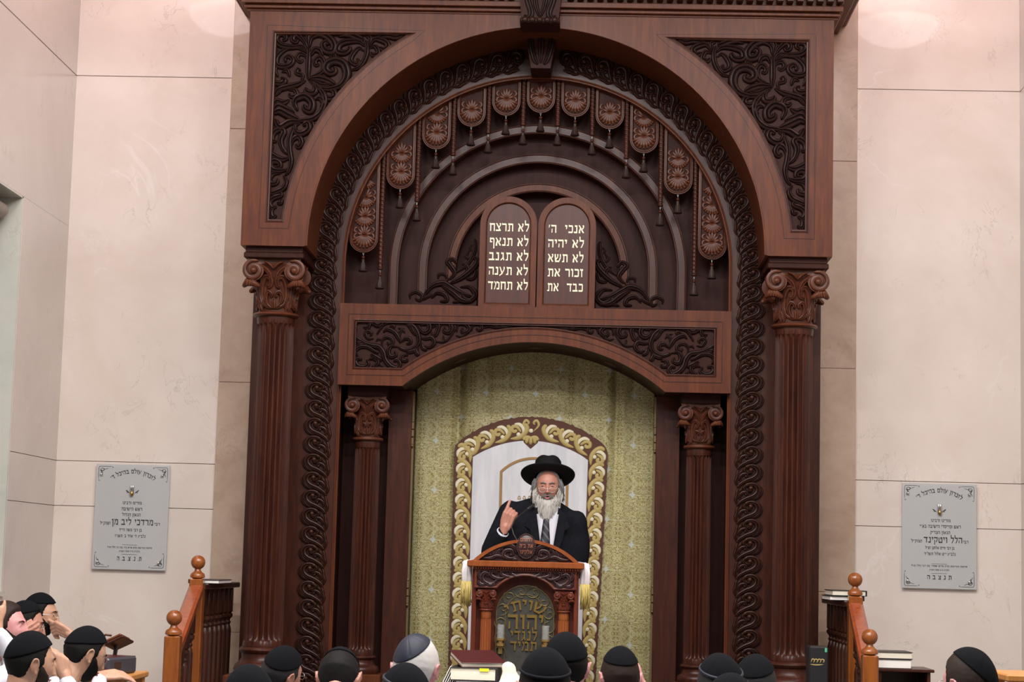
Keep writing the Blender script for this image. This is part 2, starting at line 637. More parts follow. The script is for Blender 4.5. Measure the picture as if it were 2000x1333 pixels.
# ------------------------------------------------------------ the room
WY = 14.0                       # back wall plane
XL, XR = -3.475, 3.49           # side walls
ZT = 6.7
mb = MB(); mb.box(XL - .5, -9, -.1, XR + .5, 14.4, 0); struct(mb.build('floor', M['floor']))
mb = MB(); mb.box(XL - .5, 3.0, ZT, XR + .5, 14.4, ZT + .1); struct(mb.build('ceiling', M['white_paint']))
JZ = [0, 1.975, 2.302, 5.172, ZT]
G = .004
for nm, x0, x1 in (('wall_back_left', XL - .02, -2.304), ('wall_back_right', 2.306, XR + .02)):
    mb = MB()
    for a, b in zip(JZ[:-1], JZ[1:]):
        mb.bbox(x0, WY, a + G / 2, x1, WY + .05, b - G / 2, .002)
    o = struct(mb.build(nm, M['wall']))
    mb = MB(); mb.box(x0, WY + .012, 0, x1, WY + .1, ZT); b = mb.build('slab_joint', M['grout'], o)
for k, (nm, x0, x1) in enumerate((('trim_1', -2.304, -1.9), ('trim_2', 1.9, 2.306))):
    mb = MB()
    js = [0, 1.1, 2.9, 4.78, ZT] if k == 0 else [0, 1.5, 3.1, 4.62, ZT]
    for a, b in zip(js[:-1], js[1:]):
        mb.bbox(x0, WY - .045, a + .001, x1, WY + .05, b - .001, .003)
    struct(mb.build(nm, M['pilaster']))
mb = MB(); mb.box(-1.92, WY + .02, 5.3, 1.92, WY + .1, ZT); struct(mb.build('wall_back_top', M['wall']))
# left wall with a deep window opening
WIN0, WIN1, WZ0, WZ1 = 11.0, 12.83, 1.36, 4.03
mb = MB()
for a, b in ((5.172, ZT),):
    mb.bbox(XL - .12, 6.0, a + .002, XL, 14.02, b, .002)
mb.bbox(XL - .12, 6.0, WZ1, XL, 14.02, 5.168, .002)
for a, b in ((0, 1.973), (1.977, 2.300), (2.304, WZ1)):
    mb.bbox(XL - .12, WIN1 + .0, a, XL, 14.02, b, .001)
mb.bbox(XL - .12, 6.0, 0, XL, WIN0, WZ1, .002)
mb.bbox(XL - .12, WIN0, 0, XL, WIN1, WZ0, .002)
wl = struct(mb.build('wall_left', M['wall_side']))
mb = MB(); mb.box(XL - .16, 6, 0, XL - .012, WIN0, ZT); mb.box(XL - .16, WIN1 + .02, 0, XL - .012, 14.02, ZT); mb.box(XL - .16, WIN0, WZ1 + .02, XL - .012, WIN1 + .02, ZT)
mb.build('slab_joint', M['grout'], wl)
mb = MB()
for a, b in ((0, 1.973), (1.977, 2.300), (2.304, 5.168), (5.172, ZT)):
    mb.bbox(XR, 6.0, a, XR + .12, 14.02, b, .002)
wr = struct(mb.build('wall_right', M['wall_side']))
mb = MB(); mb.box(XR + .012, 6, 0, XR + .15, 14.02, ZT); mb.build('slab_joint', M['grout'], wr)
# window in the left wall: stone reveal, roller blind, frame, glass
w = bpy.data.objects.new('window_1', None); COL.objects.link(w); w.location = (XL - .1, 12, WZ0); struct(w)
mb = MB()
mb.box(XL - .34, WIN1 - .02, WZ0, XL - .001, WIN1 + .015, WZ1)
mb.box(XL - .34, WIN0 - .015, WZ0, XL - .001, WIN0 + .02, WZ1)
mb.box(XL - .34, WIN0, WZ1 - .012, XL - .001, WIN1, WZ1 + .02)
mb.box(XL - .34, WIN0, WZ0 - .02, XL + .02, WIN1, WZ0 + .012)
mb.build('reveal', M['reveal'], w)
mb = MB()
for y in (WIN0 + .02, 11.9, WIN1 - .07): mb.box(XL - .30, y, WZ0 + .01, XL - .24, y + .05, WZ1 - .01)
mb.box(XL - .30, WIN0, WZ0 + .01, XL - .24, WIN1 - .02, WZ0 + .07)
mb.box(XL - .30, WIN0, WZ1 - .07, XL - .24, WIN1 - .02, WZ1 - .01)
mb.build('window_frame', M['window_frame'], w)
mb = MB(); mb.box(XL - .28, WIN0, WZ0 + .02, XL - .27, WIN1 - .03, WZ1 - .02); mb.build('pane', M['window_dark'], w)
mb = MB(); mb.tube([(XL - .12, WIN0 + .05, 3.915), (XL - .12, WIN1 - .10, 3.915)], .052, 16)
rb = mb.build('blind_roller', M['blind'], w, True)
mb = MB(); mb.box(XL - .165, WIN0 + .05, 3.70, XL - .16, WIN1 - .13, 3.92); mb.tube([(XL - .163, WIN0 + .05, 3.70), (XL - .163, WIN1 - .13, 3.70)], .012, 8); mb.build('blind_cloth', M['blind'], w)
# raised platform before the ark with steps at both front corners
PZ, PY = .60, 11.95
mb = MB(); mb.bbox(-2.25, PY, 0, 2.25, 13.98, PZ - .03, .004); mb.bbox(-2.28, PY - .03, PZ - .03, 2.28, 13.98, PZ, .006)
struct(mb.build('platform', M['floor']))
for nm, s in (('stair_left', -1), ('stair_right', 1)):
    mb = MB()
    for k in range(3):
        xa, xb = sorted((s * 1.15, s * 2.0))
        mb.bbox(xa, 11.02 + k * .31, 0, xb, PY - .031, .15 * (k + 1), .006)
    struct(mb.build(nm, M['floor']))
# ------------------------------------------------------------ the ark
YF, YB = 12.90, 13.50
ZC, RF = 3.745, 1.552           # big arch
RT = 1.375                      # opening of the carved inner arch
ark = thing('torah_ark', 'tall dark carved wooden ark with round arch, columns and stone tablets behind the lectern', 'ark', (0, 13.5, PZ))


def A(name, mat, mb, parent=None, smooth=False, angle=None, **k):
    return mb.build(name, mat, parent or ark, smooth, angle=angle, **k)


def add_label(o, l):
    o['label'] = l
    return o


# front face with two sunk spandrel panels
zb, zt, xo = 3.74, 5.40, 1.995
out = [(-xo, zb), (-1.568, zb), (-1.552, ZC)] + arc(0, ZC, RF, 180, 0, 72)[1:-1] + [(1.552, ZC), (1.568, zb), (xo, zb), (xo, zt), (-xo, zt)]
xs, zs, rs, z0s = -1.835, 5.235, 1.715, 3.90
a_top = math.degrees(math.atan2(zs - ZC, -math.sqrt(rs ** 2 - (zs - ZC) ** 2)))
a_bot = math.degrees(math.atan2(z0s - ZC, -math.sqrt(rs ** 2 - (z0s - ZC) ** 2)))
holeL = [(xs, z0s), (xs, zs)] + arc(0, ZC, rs, a_top, a_bot, 26)
holeR = mir(holeL)
mb = MB(); mb.plate([out, holeL, holeR], YF, YB)
A('arch_front', M['frame'], mb)
rim = [(0, .002), (.010, .004), (.014, -.006), (.022, -.008), (.026, -.018), (.030, -.05)]
for sgn, h in ((1, holeL), (-1, holeR)):
    mb = MB(); mb.plate([h], YF + .045, YF + .07)
    A('spandrel_panel', M['panel'], mb)
    ar = sum(h[i][0] * h[(i + 1) % len(h)][1] - h[(i + 1) % len(h)][0] * h[i][1] for i in range(len(h)))
    p = h if ar > 0 else list(reversed(h))
    mb = MB(); mb.sweep(p, rim, YF, True)
    # fine scribed line outside the panel
    mb.sweep(p, [(-.042, 0), (-.041, .003), (-.038, .003), (-.037, 0)], YF, True)
    A('panel_moulding', M['column'], mb)
# thin moulding along the arch edge
mb = MB(); mb.sweep(arc(0, ZC, RF, 180, 0, 80), [(-.0, .0), (-.002, .007), (-.010, .007), (-.013, 0)], YF)
A('arch_edge_moulding', M['frame'], mb)

SPANDREL = '''
515,330 480,290 420,295 350,285 318,250 330,218 365,215 378,240 355,255|22
515,310 490,260 450,220 425,225 420,250 440,262 452,245|20
520,300 535,240 585,215 640,235 675,280 665,320 625,315 608,280 630,262 648,280|28
520,290 510,240 530,210 550,225|18
515,330 450,300 380,305 325,350 320,400 355,415 400,405 420,375 395,350 370,365 378,388|20
515,400 500,350 465,335 445,360 465,385 485,370|16
510,480 560,470 605,440 612,390 590,360 560,375 562,405 585,400|20
530,350 555,310 590,320 600,350|22
560,545 640,555 720,530 755,470 740,405 690,380 640,395 625,430 650,455 680,445 672,420|32
520,490 590,490 650,510 680,530|26
540,500 600,530 660,525|18
650,380 655,340 680,345 675,370|14
760,440 830,420 870,360 880,300 870,250|18
870,290 830,260 760,260 710,280 700,320 740,330 770,310 765,290|24
860,320 830,300 790,340 780,380 810,400 830,385 815,365|18
700,230 760,215 830,240 860,250|26
885,290 900,240 870,225|16
890,290 930,245 990,260 1010,285 985,310 955,295|22
890,300 930,290 950,330 915,345 905,325|18
920,240 1000,225 1060,235 1105,220|22
990,240 1040,215 1100,214|14
515,500 515,430 518,360 520,295|20
500,500 450,525 390,540 330,560 305,600|22
470,440 450,430 445,455 480,470 470,510|16
345,480 370,500 350,520 310,515 295,490|22
325,400 310,440 330,480|14
350,450 385,440 400,480|16
520,500 560,530 600,570 620,620 600,690 560,730 520,745 470,750 430,760|22
545,510 560,560 540,580 505,570 500,545|24
600,570 640,610 680,600 675,570 650,560|24
450,690 430,640 450,610 500,600 540,640 530,690 495,680 490,650|28
400,620 360,640 320,630 300,670|22
430,700 380,680 330,660 300,690|24
470,750 400,720 340,690 300,705|30
470,755 400,760 340,790 310,740|26
390,560 430,560 445,590 410,600 395,580|18
310,600 345,560 390,555|16
560,620 590,610 610,640 590,665|20
430,760 440,820 480,830 520,800 510,765 480,780|24
520,745 545,780 530,810|18
470,760 430,790 400,860 400,930 410,1000 395,1060 370,1090|18
400,930 420,870 455,850 475,885 455,915 435,895|20
395,960 360,930 345,870 365,820 335,805 300,830 295,870 320,880|22
400,980 350,990 290,960 275,930|22
300,900 285,930 290,965|14
390,1050 350,1060 300,1055 278,1025 300,1000 335,1010 340,1035 315,1040|24
350,1075 300,1080 275,1110 285,1140 320,1135 325,1110|20
360,1090 380,1130 360,1170 320,1190 290,1200 270,1185|20
330,1180 350,1210 300,1230 275,1260 290,1290 320,1280|20
350,1230 345,1260 320,1260|16
300,1290 285,1320 295,1350 320,1335|18
330,830 350,900 385,950|14
330,380 300,330 330,300|12'''
LINTEL = '''
230,330 215,280 240,235 300,215 370,240 430,270 470,250 460,215 420,215|28
290,290 330,300 350,260 320,235|22
210,380 240,400 300,440 370,465 440,480 480,530 500,600 550,660 610,680 640,640 610,600 580,620|28
230,470 270,460 330,450|20
215,420 250,440 300,445|18
390,400 340,400 310,350 340,330 370,350 355,375|20
420,360 450,310 490,260 560,235 640,230 720,250 790,310 820,390 810,450 770,490 700,510 620,480|26
660,230 720,260 760,320 790,370|24
540,290 580,280 570,310|20
480,340 520,310 590,340 630,400 650,440|24
620,420 640,340 680,300|18
660,430 690,400 730,400 740,440 700,450|22
690,350 660,310 620,300|14
470,480 470,420 510,385 560,400 570,440 535,455 520,430|20
410,430 440,400 450,420|14
360,550 420,580 470,610|28
240,570 220,520 260,480 330,480 400,520 440,540|22
320,600 340,640 300,670 240,660 215,620 240,590 280,600|28
340,600 390,590 430,620 400,670 370,660|22
430,640 470,660 450,680|16
620,480 560,470 530,520 550,570 600,560 590,520|24
820,470 790,510 810,550 780,545|22
700,540 760,520 820,500|22
720,560 670,560 660,600 700,610 715,590|22
800,240 850,260 910,250 920,310 880,340 840,320 810,270|28
830,390 880,400 940,390 965,440 920,480 880,470|24
840,430 860,490 900,510|22
940,300 1000,260 1000,320 970,370 940,340|24
980,430 1050,430 1100,400 1160,330|16
1020,300 1040,240 1100,240 1130,290 1110,340 1060,330 1070,290|26
1050,370 1070,410 1100,400|18
1150,240 1160,300 1140,350|18
1180,340 1190,270 1250,255 1300,300 1270,340 1230,330 1240,295|24
1170,370 1230,380 1290,330 1330,260|16
1320,330 1340,270 1400,260 1420,300 1390,320 1365,300|20
1440,300 1500,280 1570,290 1640,260 1700,250|20
1470,240 1530,250 1600,290 1690,290 1720,265|18
1760,270 1830,250 1900,280 1990,264|16
1740,250 1800,280 1860,260|14
1900,265 1950,285 1990,275|14'''
ACRO = '''
430,1215 430,1190 460,1175 490,1195 480,1220 455,1210|14
480,1225 540,1150 600,1130 640,1150 690,1180 750,1200|20
575,1110 580,1085 610,1085 620,1110|12
620,1120 660,1080 640,1040 625,1020 650,1005 675,1030|18
660,1080 720,1040 760,980 770,920 765,900|14
750,990 780,1010 760,1050 700,1100 640,1130|20
700,1030 730,1050 720,1090|16
590,1140 650,1180 700,1220 760,1225|20
690,1150 740,1150 770,1190 740,1220 700,1200 710,1175|18
540,1210 570,1180 610,1190 620,1220 585,1225|16
720,1110 760,1100 775,1060|16
640,1190 680,1190 690,1220 650,1230|14
740,960 720,990 745,1010|12
755,930 740,945 750,965|10
490,1220 520,1200 550,1190|12'''


def carving(data, ox, oy, sc, y, h, wmul=1.0, mirror=0):
    """scroll work measured off the relief; both sides are the same drawing reflected"""
    mb = MB()
    for line in data.strip().split('\n'):
        p, w = line.split('|')
        pts = []
        for q in p.split():
            a, b = map(float, q.split(','))
            pts.append(at(ox + a / sc, oy + b / sc, y))
        ww = float(w) / sc / F_PX * y * .5 * wmul
        stroke(mb, pts, ww, min(h, ww * 1.25), flatmap(y))
    return mb.mirror() if mirror else mb


for m_ in (0, 1):
    A('spandrel_carving', M['carved'], carving(SPANDREL, 440, 0, 3.174, YF + .045, .036, 2.0, m_), smooth=True, angle=50)

# cornice, dentils, crown
mb = MB()
prof = [(0, 0), (0, .055), (.012, .055), (.016, .040), (.030, .040), (.034, .085), (.052, .095), (.058, .105), (.075, .105), (.078, .06), (.19, .06)]
mb.box(-2.02, YF - .01, 5.372, 2.02, 13.95, 5.384)
for zl, zh, xx, yy in ((5.384, 5.402, 2.035, 12.86), (5.402, 5.412, 2.028, 12.87), (5.412, 5.448, 2.05, 12.835), (5.448, 5.60, 2.03, 12.86)):
    mb.bbox(-xx, yy, zl, xx, 13.95, zh, .003)
A('cornice', M['frame'], mb)
mb = MB(); mb.bbox(-2.16, 12.70, 5.565, 2.16, 13.95, 5.62, .005); mb.bbox(-2.22, 12.64, 5.62, 2.22, 13.95, 5.72, .012); mb.bbox(-2.26, 12.58, 5.72, 2.26, 13.95, 5.78, .01)
A('crown_moulding', M['frame'], mb)
for i in range(-30, 31):
    x = i * .0675
    if abs(x) < .17: continue
    mb = MB(); mb.bbox(x - .022, 12.775, 5.462, x + .022, 12.862, 5.562, .003)
    A('dentil', M['column'], mb)
# keystone: bracket over the cornice, tapering console under the arch
mb = MB()
mb.plate([[(-.125, 5.29), (.125, 5.29), (.14, 5.45), (.15, 5.60), (.16, 5.80), (-.16, 5.80), (-.15, 5.60), (-.14, 5.45)]], 12.74, 13.0)
mb.bbox(-.135, 12.70, 5.265, .135, 12.96, 5.30, .01)
ks = A('keystone', M['panel'], mb)
mb = MB()
for s in (-1, 1):
    stroke(mb, [(s * .09, 5.75), (s * .10, 5.60), (s * .09, 5.45), (s * .06, 5.34), (s * .085, 5.30), (s * .105, 5.325)], .022, .02, flatmap(12.74))
    stroke(mb, [(s * .035, 5.75), (s * .045, 5.55), (s * .03, 5.40), (0, 5.31)], .018, .018, flatmap(12.74))
for x in (-.1, -.05, 0, .05, .1): mb.ball((x, 12.70, 5.283), .021, 10, 7)
A('keystone_carving', M['carved'], mb, ks, True, 50)
mb = MB()
mb.plate([[(-.068, 5.085), (.068, 5.085), (.10, 5.27), (.115, 5.40), (-.115, 5.40), (-.10, 5.27)]], 13.22, 13.52)
kc = A('keystone_console', M['panel'], mb)
mb = MB()
for s in (-1, 1):
    stroke(mb, [(s * .075, 5.36), (s * .07, 5.25), (s * .045, 5.15), (s * .02, 5.11)], .02, .016, flatmap(13.22))
stroke(mb, [(0, 5.36), (0, 5.25), (0, 5.12)], .02, .018, flatmap(13.22))
A('keystone_carving', M['carved'], mb, kc, True, 50)

# recessed carved plane
opening = [(-RT, PZ)] + arc(0, ZC - .015, RT, 180, 0, 64) + [(RT, PZ)]
mb = MB()
mb.plate([[(-xo, PZ), (-RT, PZ)] + arc(0, ZC - .015, RT, 180, 0, 64) + [(RT, PZ), (xo, PZ), (xo, 5.40), (-xo, 5.40)]], YB, YB + .10)
A('inner_arch_board', M['column'], mb)
mb = MB(); mb.sweep(list(reversed(opening)), [(.0, 0), (.002, .012), (.010, .014), (.016, .006), (.022, .006), (.026, 0)], YB)
A('opening_bead', M['frame'], mb, smooth=True, angle=40)
mb = MB(); mb.box(-xo, YB + .1, PZ, -1.93, 13.96, 5.40); mb.box(1.93, YB + .1, PZ, xo, 13.96, 5.40); mb.box(-xo, YB + .1, 5.38, xo, 13.96, 5.40)
A('carcass', M['panel'], mb)


def band_motif(mb, fm):
    """one wave of the running scroll; local a along (0..1), b across (-.5...5)"""
    stroke(mb, [(-.12, .50), (.10, .36), (.30, .08), (.46, -.24), (.66, -.42), (.90, -.44), (1.08, -.28), (1.10, -.04), (.98, .14)], .150, .125, fm, (.45, .75), 4)
    stroke(mb, [(1.06, -.02), (.96, .16), (.78, .12), (.72, -.06), (.80, -.18)], .085, .12, fm, (.8, .8), 4)
    stroke(mb, [(.20, -.06), (.34, -.36), (.56, -.54), (.84, -.60), (1.04, -.54)], .10, .09, fm, (.3, .4), 4)
    stroke(mb, [(.16, .34), (.42, .38), (.60, .30), (.66, .14), (.56, .06), (.48, .14)], .095, .10, fm, (.4, .8), 4)
    stroke(mb, [(.00, .52), (.26, .56), (.50, .50), (.74, .48), (.94, .44)], .10, .08, fm, (.4, .4), 4)
    stroke(mb, [(.60, .40), (.76, .34), (.90, .24)], .085, .075, fm, (.3, .4), 4)
    stroke(mb, [(.30, -.02), (.48, -.10), (.60, -.10)], .07, .06, fm, (.4, .4), 4)
    c = fm(.885, -.12, .06)
    mb.ball(c, .0175, 10, 7)


BW, PITCH_B = .150, .126
XB, RBAND = 1.503, 1.488
for s in (-1, 1):
    mb, bg = MB(), MB()
    n1 = 24
    z0 = ZC - .015 - n1 * PITCH_B
    for i in range(n1):
        fm = lambda a, b, h, i=i: (s * (XB + (b * BW)) if True else 0, YB - .006 - h * PITCH_B * 1.6, z0 + (i + a) * PITCH_B)
        band_motif(mb, lambda a, b, h, f=fm: f(a, -b, h))
    n2 = 17
    dA = math.radians(84) / n2
    for i in range(n2):
        def fm(a, b, h, i=i):
            t = (i + a) * dA
            r = RBAND + -b * BW * .96 + .015 * (1 - t / 1.4)
            return (s * r * math.cos(t), YB - .006 - h * PITCH_B * 1.6, ZC - .015 + r * math.sin(t))
        band_motif(mb, fm)
    # scalloped ground the scrolls stand on
    def edge(k):
        return .5 + .055 * abs(math.sin(PI * k))
    left, right = [], []
    N = (n1) * 6
    for q in range(N + 1):
        u = q / 6
        left.append((s * (XB - BW * edge(u)), z0 + u * PITCH_B)); right.append((s * (XB + BW * edge(u + .5)), z0 + u * PITCH_B))
    for q in range(1, n2 * 6 + 1):
        u = q / 6; t = u * dA
        ri, ro = RBAND - BW * edge(u), RBAND + BW * edge(u + .5)
        left.append((s * ri * math.cos(t), ZC - .015 + ri * math.sin(t))); right.append((s * ro * math.cos(t), ZC - .015 + ro * math.sin(t)))
    vs, fs = [], []
    for a, b in zip(left, right):
        vs += [(a[0], YB, a[1]), (a[0], YB - .007, a[1]), (b[0], YB - .007, b[1]), (b[0], YB, b[1])]
    for q in range(len(left) - 1):
        for k in range(3): fs.append((q * 4 + k, q * 4 + 4 + k, q * 4 + 5 + k, q * 4 + 1 + k))
    bg.add(vs, fs)
    o = A('carved_scroll_band', M['bandcarve'], mb, smooth=True, angle=50)
    A('band_ground', M['carved'], bg, o)

# stepped tympanum
ZT0 = 3.42


def stilted(r, n=56):
    return [(-r, ZT0)] + arc(0, ZC - .015, r, 180, 0, n) + [(r, ZT0)]


def ring(ro, ri, y0, y1):
    mb = MB()
    mb.plate([stilted(ro) + list(reversed(stilted(ri)))], y0, y1)
    return mb


A('tympanum_board', M['panel'], ring(1.42, 1.0, 13.76, 13.80))
A('tympanum_board', M['panel'], ring(1.0, .80, 13.82, 13.86))
A('tympanum_board', M['panel'], ring(.82, .60, 13.88, 13.92))
for ro, ri, y in ((1.062, .998, 13.70), (.858, .795, 13.76), (.655, .595, 13.82)):
    A('arch_rib', M['frame'] if ro < .7 else M['column'], ring(ro, ri, y, y + .14))
    mb = MB(); mb.sweep(list(reversed(stilted(ri))), [(0.004, -.03), (0.002, .004), (-.006, .006), (-.010, 0)], y)
    mb.sweep(list(reversed(stilted(ro))), [(.010, 0), (.006, .005), (-.002, .003), (-.002, -.02)], y)
    A('rib_bead', M['column'], mb, smooth=True, angle=40)
mb = MB(); mb.box(-.7, 13.95, 3.40, .7, 13.97, 4.42)
A('tympanum_back', M['panel'], mb)

# row of shell pendants and twisted cords under the inner arch
YP = 13.545
DP = .2468
RP = 1.372


def clip_top(x, r=RP):
    return ZC - .015 + math.sqrt(max(0.0001, r * r - x * x))


pend_bot = {0: at(1056, 220, YP)[1], 1: at(1127, 228, YP)[1], 2: at(1195, 252, YP)[1], 3: at(1263, 299, YP)[1], 4: at(776, 369, YP)[1], 5: at(699, 493, YP)[1]}


def pendant_outline(i, inset):
    hw = .101 - inset
    c = i * DP
    s = 1 if c >= 0 else -1
    c0 = abs(c)
    zb_ = pend_bot[abs(i)] + inset
    R_ = RP - .004 - inset
    pts = []
    # bottom half round then sides up to the arch
    x_out = min(c0 + hw, R_ - .0005)
    for k in range(13):
        a = PI + PI * k / 12
        x = c0 + hw * math.cos(a)
        z = zb_ + hw + hw * math.sin(a)
        if math.hypot(x, z - ZC + .015) < R_ or z < ZC - .015 and x < R_: pts.append((x, z))
    za = ZC - .015 + math.sqrt(max(0, R_ * R_ - (c0 - hw) ** 2))
    if c0 + hw < R_:
        zc_ = ZC - .015 + math.sqrt(R_ * R_ - (c0 + hw) ** 2)
        right_x = c0 + hw
    else:
        right_x = None
    n = 9
    if right_x is not None:
        top = [(right_x + (c0 - hw - right_x) * k / n, 0) for k in range(n + 1)]
        pts += [(x, ZC - .015 + math.sqrt(R_ * R_ - x * x)) for x, _ in top]
    else:
        z_s = pts[-1][1]
        xr = min(pts[-1][0], R_)
        a0 = math.acos(max(-1, min(1, xr / R_)))
        a0 = a0 if z_s >= ZC - .015 else 0
        a1 = math.acos((c0 - hw) / R_)
        if z_s < ZC - .015: pts.append((R_ - .0003, ZC - .015))
        pts += [(R_ * math.cos(a0 + (a1 - a0) * k / n), ZC - .015 + R_ * math.sin(a0 + (a1 - a0) * k / n)) for k in range(1, n + 1)]
    if s < 0: pts = mir(pts)
    return pts


for i in range(-5, 6):
    o_, in_ = pendant_outline(i, 0), pendant_outline(i, .022)
    mb = MB(); mb.plate([o_, in_], YP, YP + .035)
    ar = sum(in_[k][0] * in_[(k + 1) % len(in_)][1] - in_[(k + 1) % len(in_)][0] * in_[k][1] for k in range(len(in_)))
    p = in_ if ar > 0 else list(reversed(in_))
    mb.sweep(p, [(-.018, 0), (-.014, .007), (-.006, .008), (0, .0), (.004, -.014)], YP, True)
    pd = A('shell_pendant', M['carved2'], mb, smooth=True, angle=35)
    mb = MB(); mb.plate([in_], YP + .013, YP + .03)
    A('pendant_board', M['panel'], mb, pd)
    mb = MB()
    c = i * DP
    zb_ = pend_bot[abs(i)] + .022
    zt_ = min(clip_top(c - math.copysign(.0, c) if abs(c) < 1.2 else 1.13, RP - .03) - .02, zb_ + .62)
    yy = YP + .012
    inside = lambda x, z, m=.030: (math.hypot(x, z - ZC + .015) < RP - m or z < ZC - .015) and abs(x) < RP - m and abs(x - c) < .077
    lvl = zb_ + .100
    k = 0
    while k == 0 or lvl < zt_ + .03:
        # scallop opening downward
        R0 = .082 if k == 0 else .070
        for q in range(-4, 5):
            a = math.radians(q * (17 if k == 0 else 15))
            e = (c + math.sin(a) * R0 * .98, lvl - math.cos(a) * R0 * (1.0 if k == 0 else .9))
            m_ = (c + math.sin(a) * R0 * .5, lvl - math.cos(a) * R0 * .45)
            if inside(*e):
                stroke(mb, [(c + math.sin(a) * .010, lvl + .004), m_, e], .0118, .014, flatmap(yy), (.35, 1), 4, PROF_S)
                mb.ball((e[0], yy - .004, e[1]), (.0095, .010, .0095), 8, 6)
        # leaves fanning upward from the same heart
        for q in range(-3, 4):
            a = math.radians(q * 24)
            L_ = .085 - .006 * abs(q)
            pts = [(c + math.sin(a) * .010, lvl + .008), (c + math.sin(a) * L_ * .45, lvl + math.cos(a) * L_ * .55), (c + math.sin(a) * L_ * .85, lvl + math.cos(a) * L_ + .004)]
            if all(inside(*p_) for p_ in pts):
                stroke(mb, pts, .0105, .012, flatmap(yy), (.4, .55), 4, PROF_S)
        for sg in (-1, 1):
            for dz in (0, .045):
                pts = [(c + sg * .036, lvl + .004 + dz), (c + sg * .058, lvl + .012 + dz), (c + sg * .070, lvl - .006 + dz), (c + sg * .060, lvl - .022 + dz), (c + sg * .050, lvl - .012 + dz)]
                if all(inside(*p_) for p_ in pts):
                    stroke(mb, pts, .0085, .010, flatmap(yy), k=4, prof=PROF_S)
        lvl += .135
        k += 1
    A('shell_carving', M['carved2'], mb, pd, True, 50)

# twisted cords
cord_px = {-4.5: (737, 565), -3.5: (808, 432), -2.5: (880, 342), -1.5: (952, 299), -.5: (1021, 283)}
TASSEL = .140
cord_end = {k: at(v[0], v[1], YP)[1] + TASSEL for k, v in cord_px.items()}


def twist(mb, x, y, zt, zb, r, pitch=.03, lobes=1):
    n = max(8, int((zt - zb) / .0045))
    seg = 10
    vs, fs = [], []
    for i in range(n + 1):
        z = zt + (zb - zt) * i / n
        for k in range(seg):
            a = 2 * PI * k / seg
            rr = r * (.80 + .26 * abs(math.sin(.5 * (a * lobes + 2 * PI * z / pitch))))
            vs.append((x + rr * math.cos(a), y + rr * math.sin(a), z))
    for i in range(n):
        for k in range(seg):
            j = (k + 1) % seg
            fs.append((i * seg + k, i * seg + j, (i + 1) * seg + j, (i + 1) * seg + k))
    fs.append(tuple(range(seg))); fs.append(tuple(n * seg + k for k in range(seg)))
    mb.add(vs, fs)


for k in (-4.5, -3.5, -2.5, -1.5, -.5, .5, 1.5, 2.5, 3.5, 4.5):
    x = k * DP
    ze = cord_end[-abs(k)]
    mb = MB()
    twist(mb, x, YP + .01, clip_top(x) - .004, ze + .012, .0175)
    mb.lathe([(.018, .016), (.021, .010), (.018, .002), (.010, 0)], (x, YP + .01, ze), 12)
    A('twisted_cord', M['column'], mb, smooth=True)

# hanging wooden tassels: each one swings on its own wire
def tassel_parts(root):
    mb = MB()
    ring_ = [(.0045 * math.cos(2 * PI * q / 8), 0, -.006 + .006 * math.sin(2 * PI * q / 8)) for q in range(9)]
    mb.tube(ring_, .0012, 6); mb.tube([(0, 0, -.012), (0, 0, -.026)], .0012, 6)
    mb.build('hook', M['steel'], root, True, world=False)
    mb = MB(); mb.ball((0, 0, -.036), .0125, 12, 8)
    mb.build('bead', M['column'], root, True, world=False)
    prof = [(.004, -.046), (.011, -.050), (.0135, -.058), (.011, -.066), (.014, -.074), (.022, -.105), (.029, -.126), (.033, -.133), (.028, -.139), (.010, -.140)]
    seg = 26
    vs, fs = [], []
    for r, z in prof:
        for q in range(seg):
            a = 2 * PI * q / seg
            f = 1 if z > -.064 else (1 - .11 * (q % 2))
            vs.append((r * f * math.cos(a), r * f * math.sin(a), z))
    for i in range(len(prof) - 1):
        for q in range(seg):
            j = (q + 1) % seg
            fs.append((i * seg + q, i * seg + j, (i + 1) * seg + j, (i + 1) * seg + q))
    fs.append(tuple(range(seg))); fs.append(tuple((len(prof) - 1) * seg + q for q in range(seg)))
    mb = MB(); mb.add(vs, fs)
    mb.build('skirt', M['carvedt'], root, True, world=False, angle=60)


M['carvedt'] = wood('grey_brown_tassel_wood', (.035, .02, .016), (.062, .034, .026), (.10, .055, .038), .45, .1, (9, 9, 9))
ORD = ['leftmost', 'second', 'third', 'fourth', 'fifth', 'middle', 'fifth', 'fourth', 'third', 'second', 'rightmost']
tas = None


def place_tassel(x, z, label, group):
    global tas
    if tas is None:
        o = tas = thing('wooden_tassel', label, 'tassel', (x, YP + .012, z), group)
        tassel_parts(o)
    else:
        o = tas.copy(); COL.objects.link(o)
        o.location = (x, YP + .012, z)
        tag(o, label, 'tassel', group)
        for ch in list(tas.children):
            c = ch.copy(); COL.objects.link(c); c.parent = o
    return o


for n, i in enumerate(range(-5, 6)):
    w_ = ORD[n]
    side = '' if w_ in ('leftmost', 'rightmost', 'middle') else (' from the left' if i < 0 else ' from the right')
    place_tassel(i * DP, pend_bot[abs(i)] + .001, 'wooden tassel hooked under the %s shell pendant%s' % (w_, side), 'tassels under the shell pendants')
ORC = ['leftmost', 'second', 'third', 'fourth', 'fifth', 'fifth', 'fourth', 'third', 'second', 'rightmost']
for n, k in enumerate((-4.5, -3.5, -2.5, -1.5, -.5, .5, 1.5, 2.5, 3.5, 4.5)):
    w_ = ORC[n]
    side = '' if w_ in ('leftmost', 'rightmost') else (' from the left' if k < 0 else ' from the right')
    place_tassel(k * DP, cord_end[-abs(k)] + .001, 'wooden tassel ending the %s twisted cord%s under the arch' % (w_, side), 'tassels at the ends of the twisted cords')

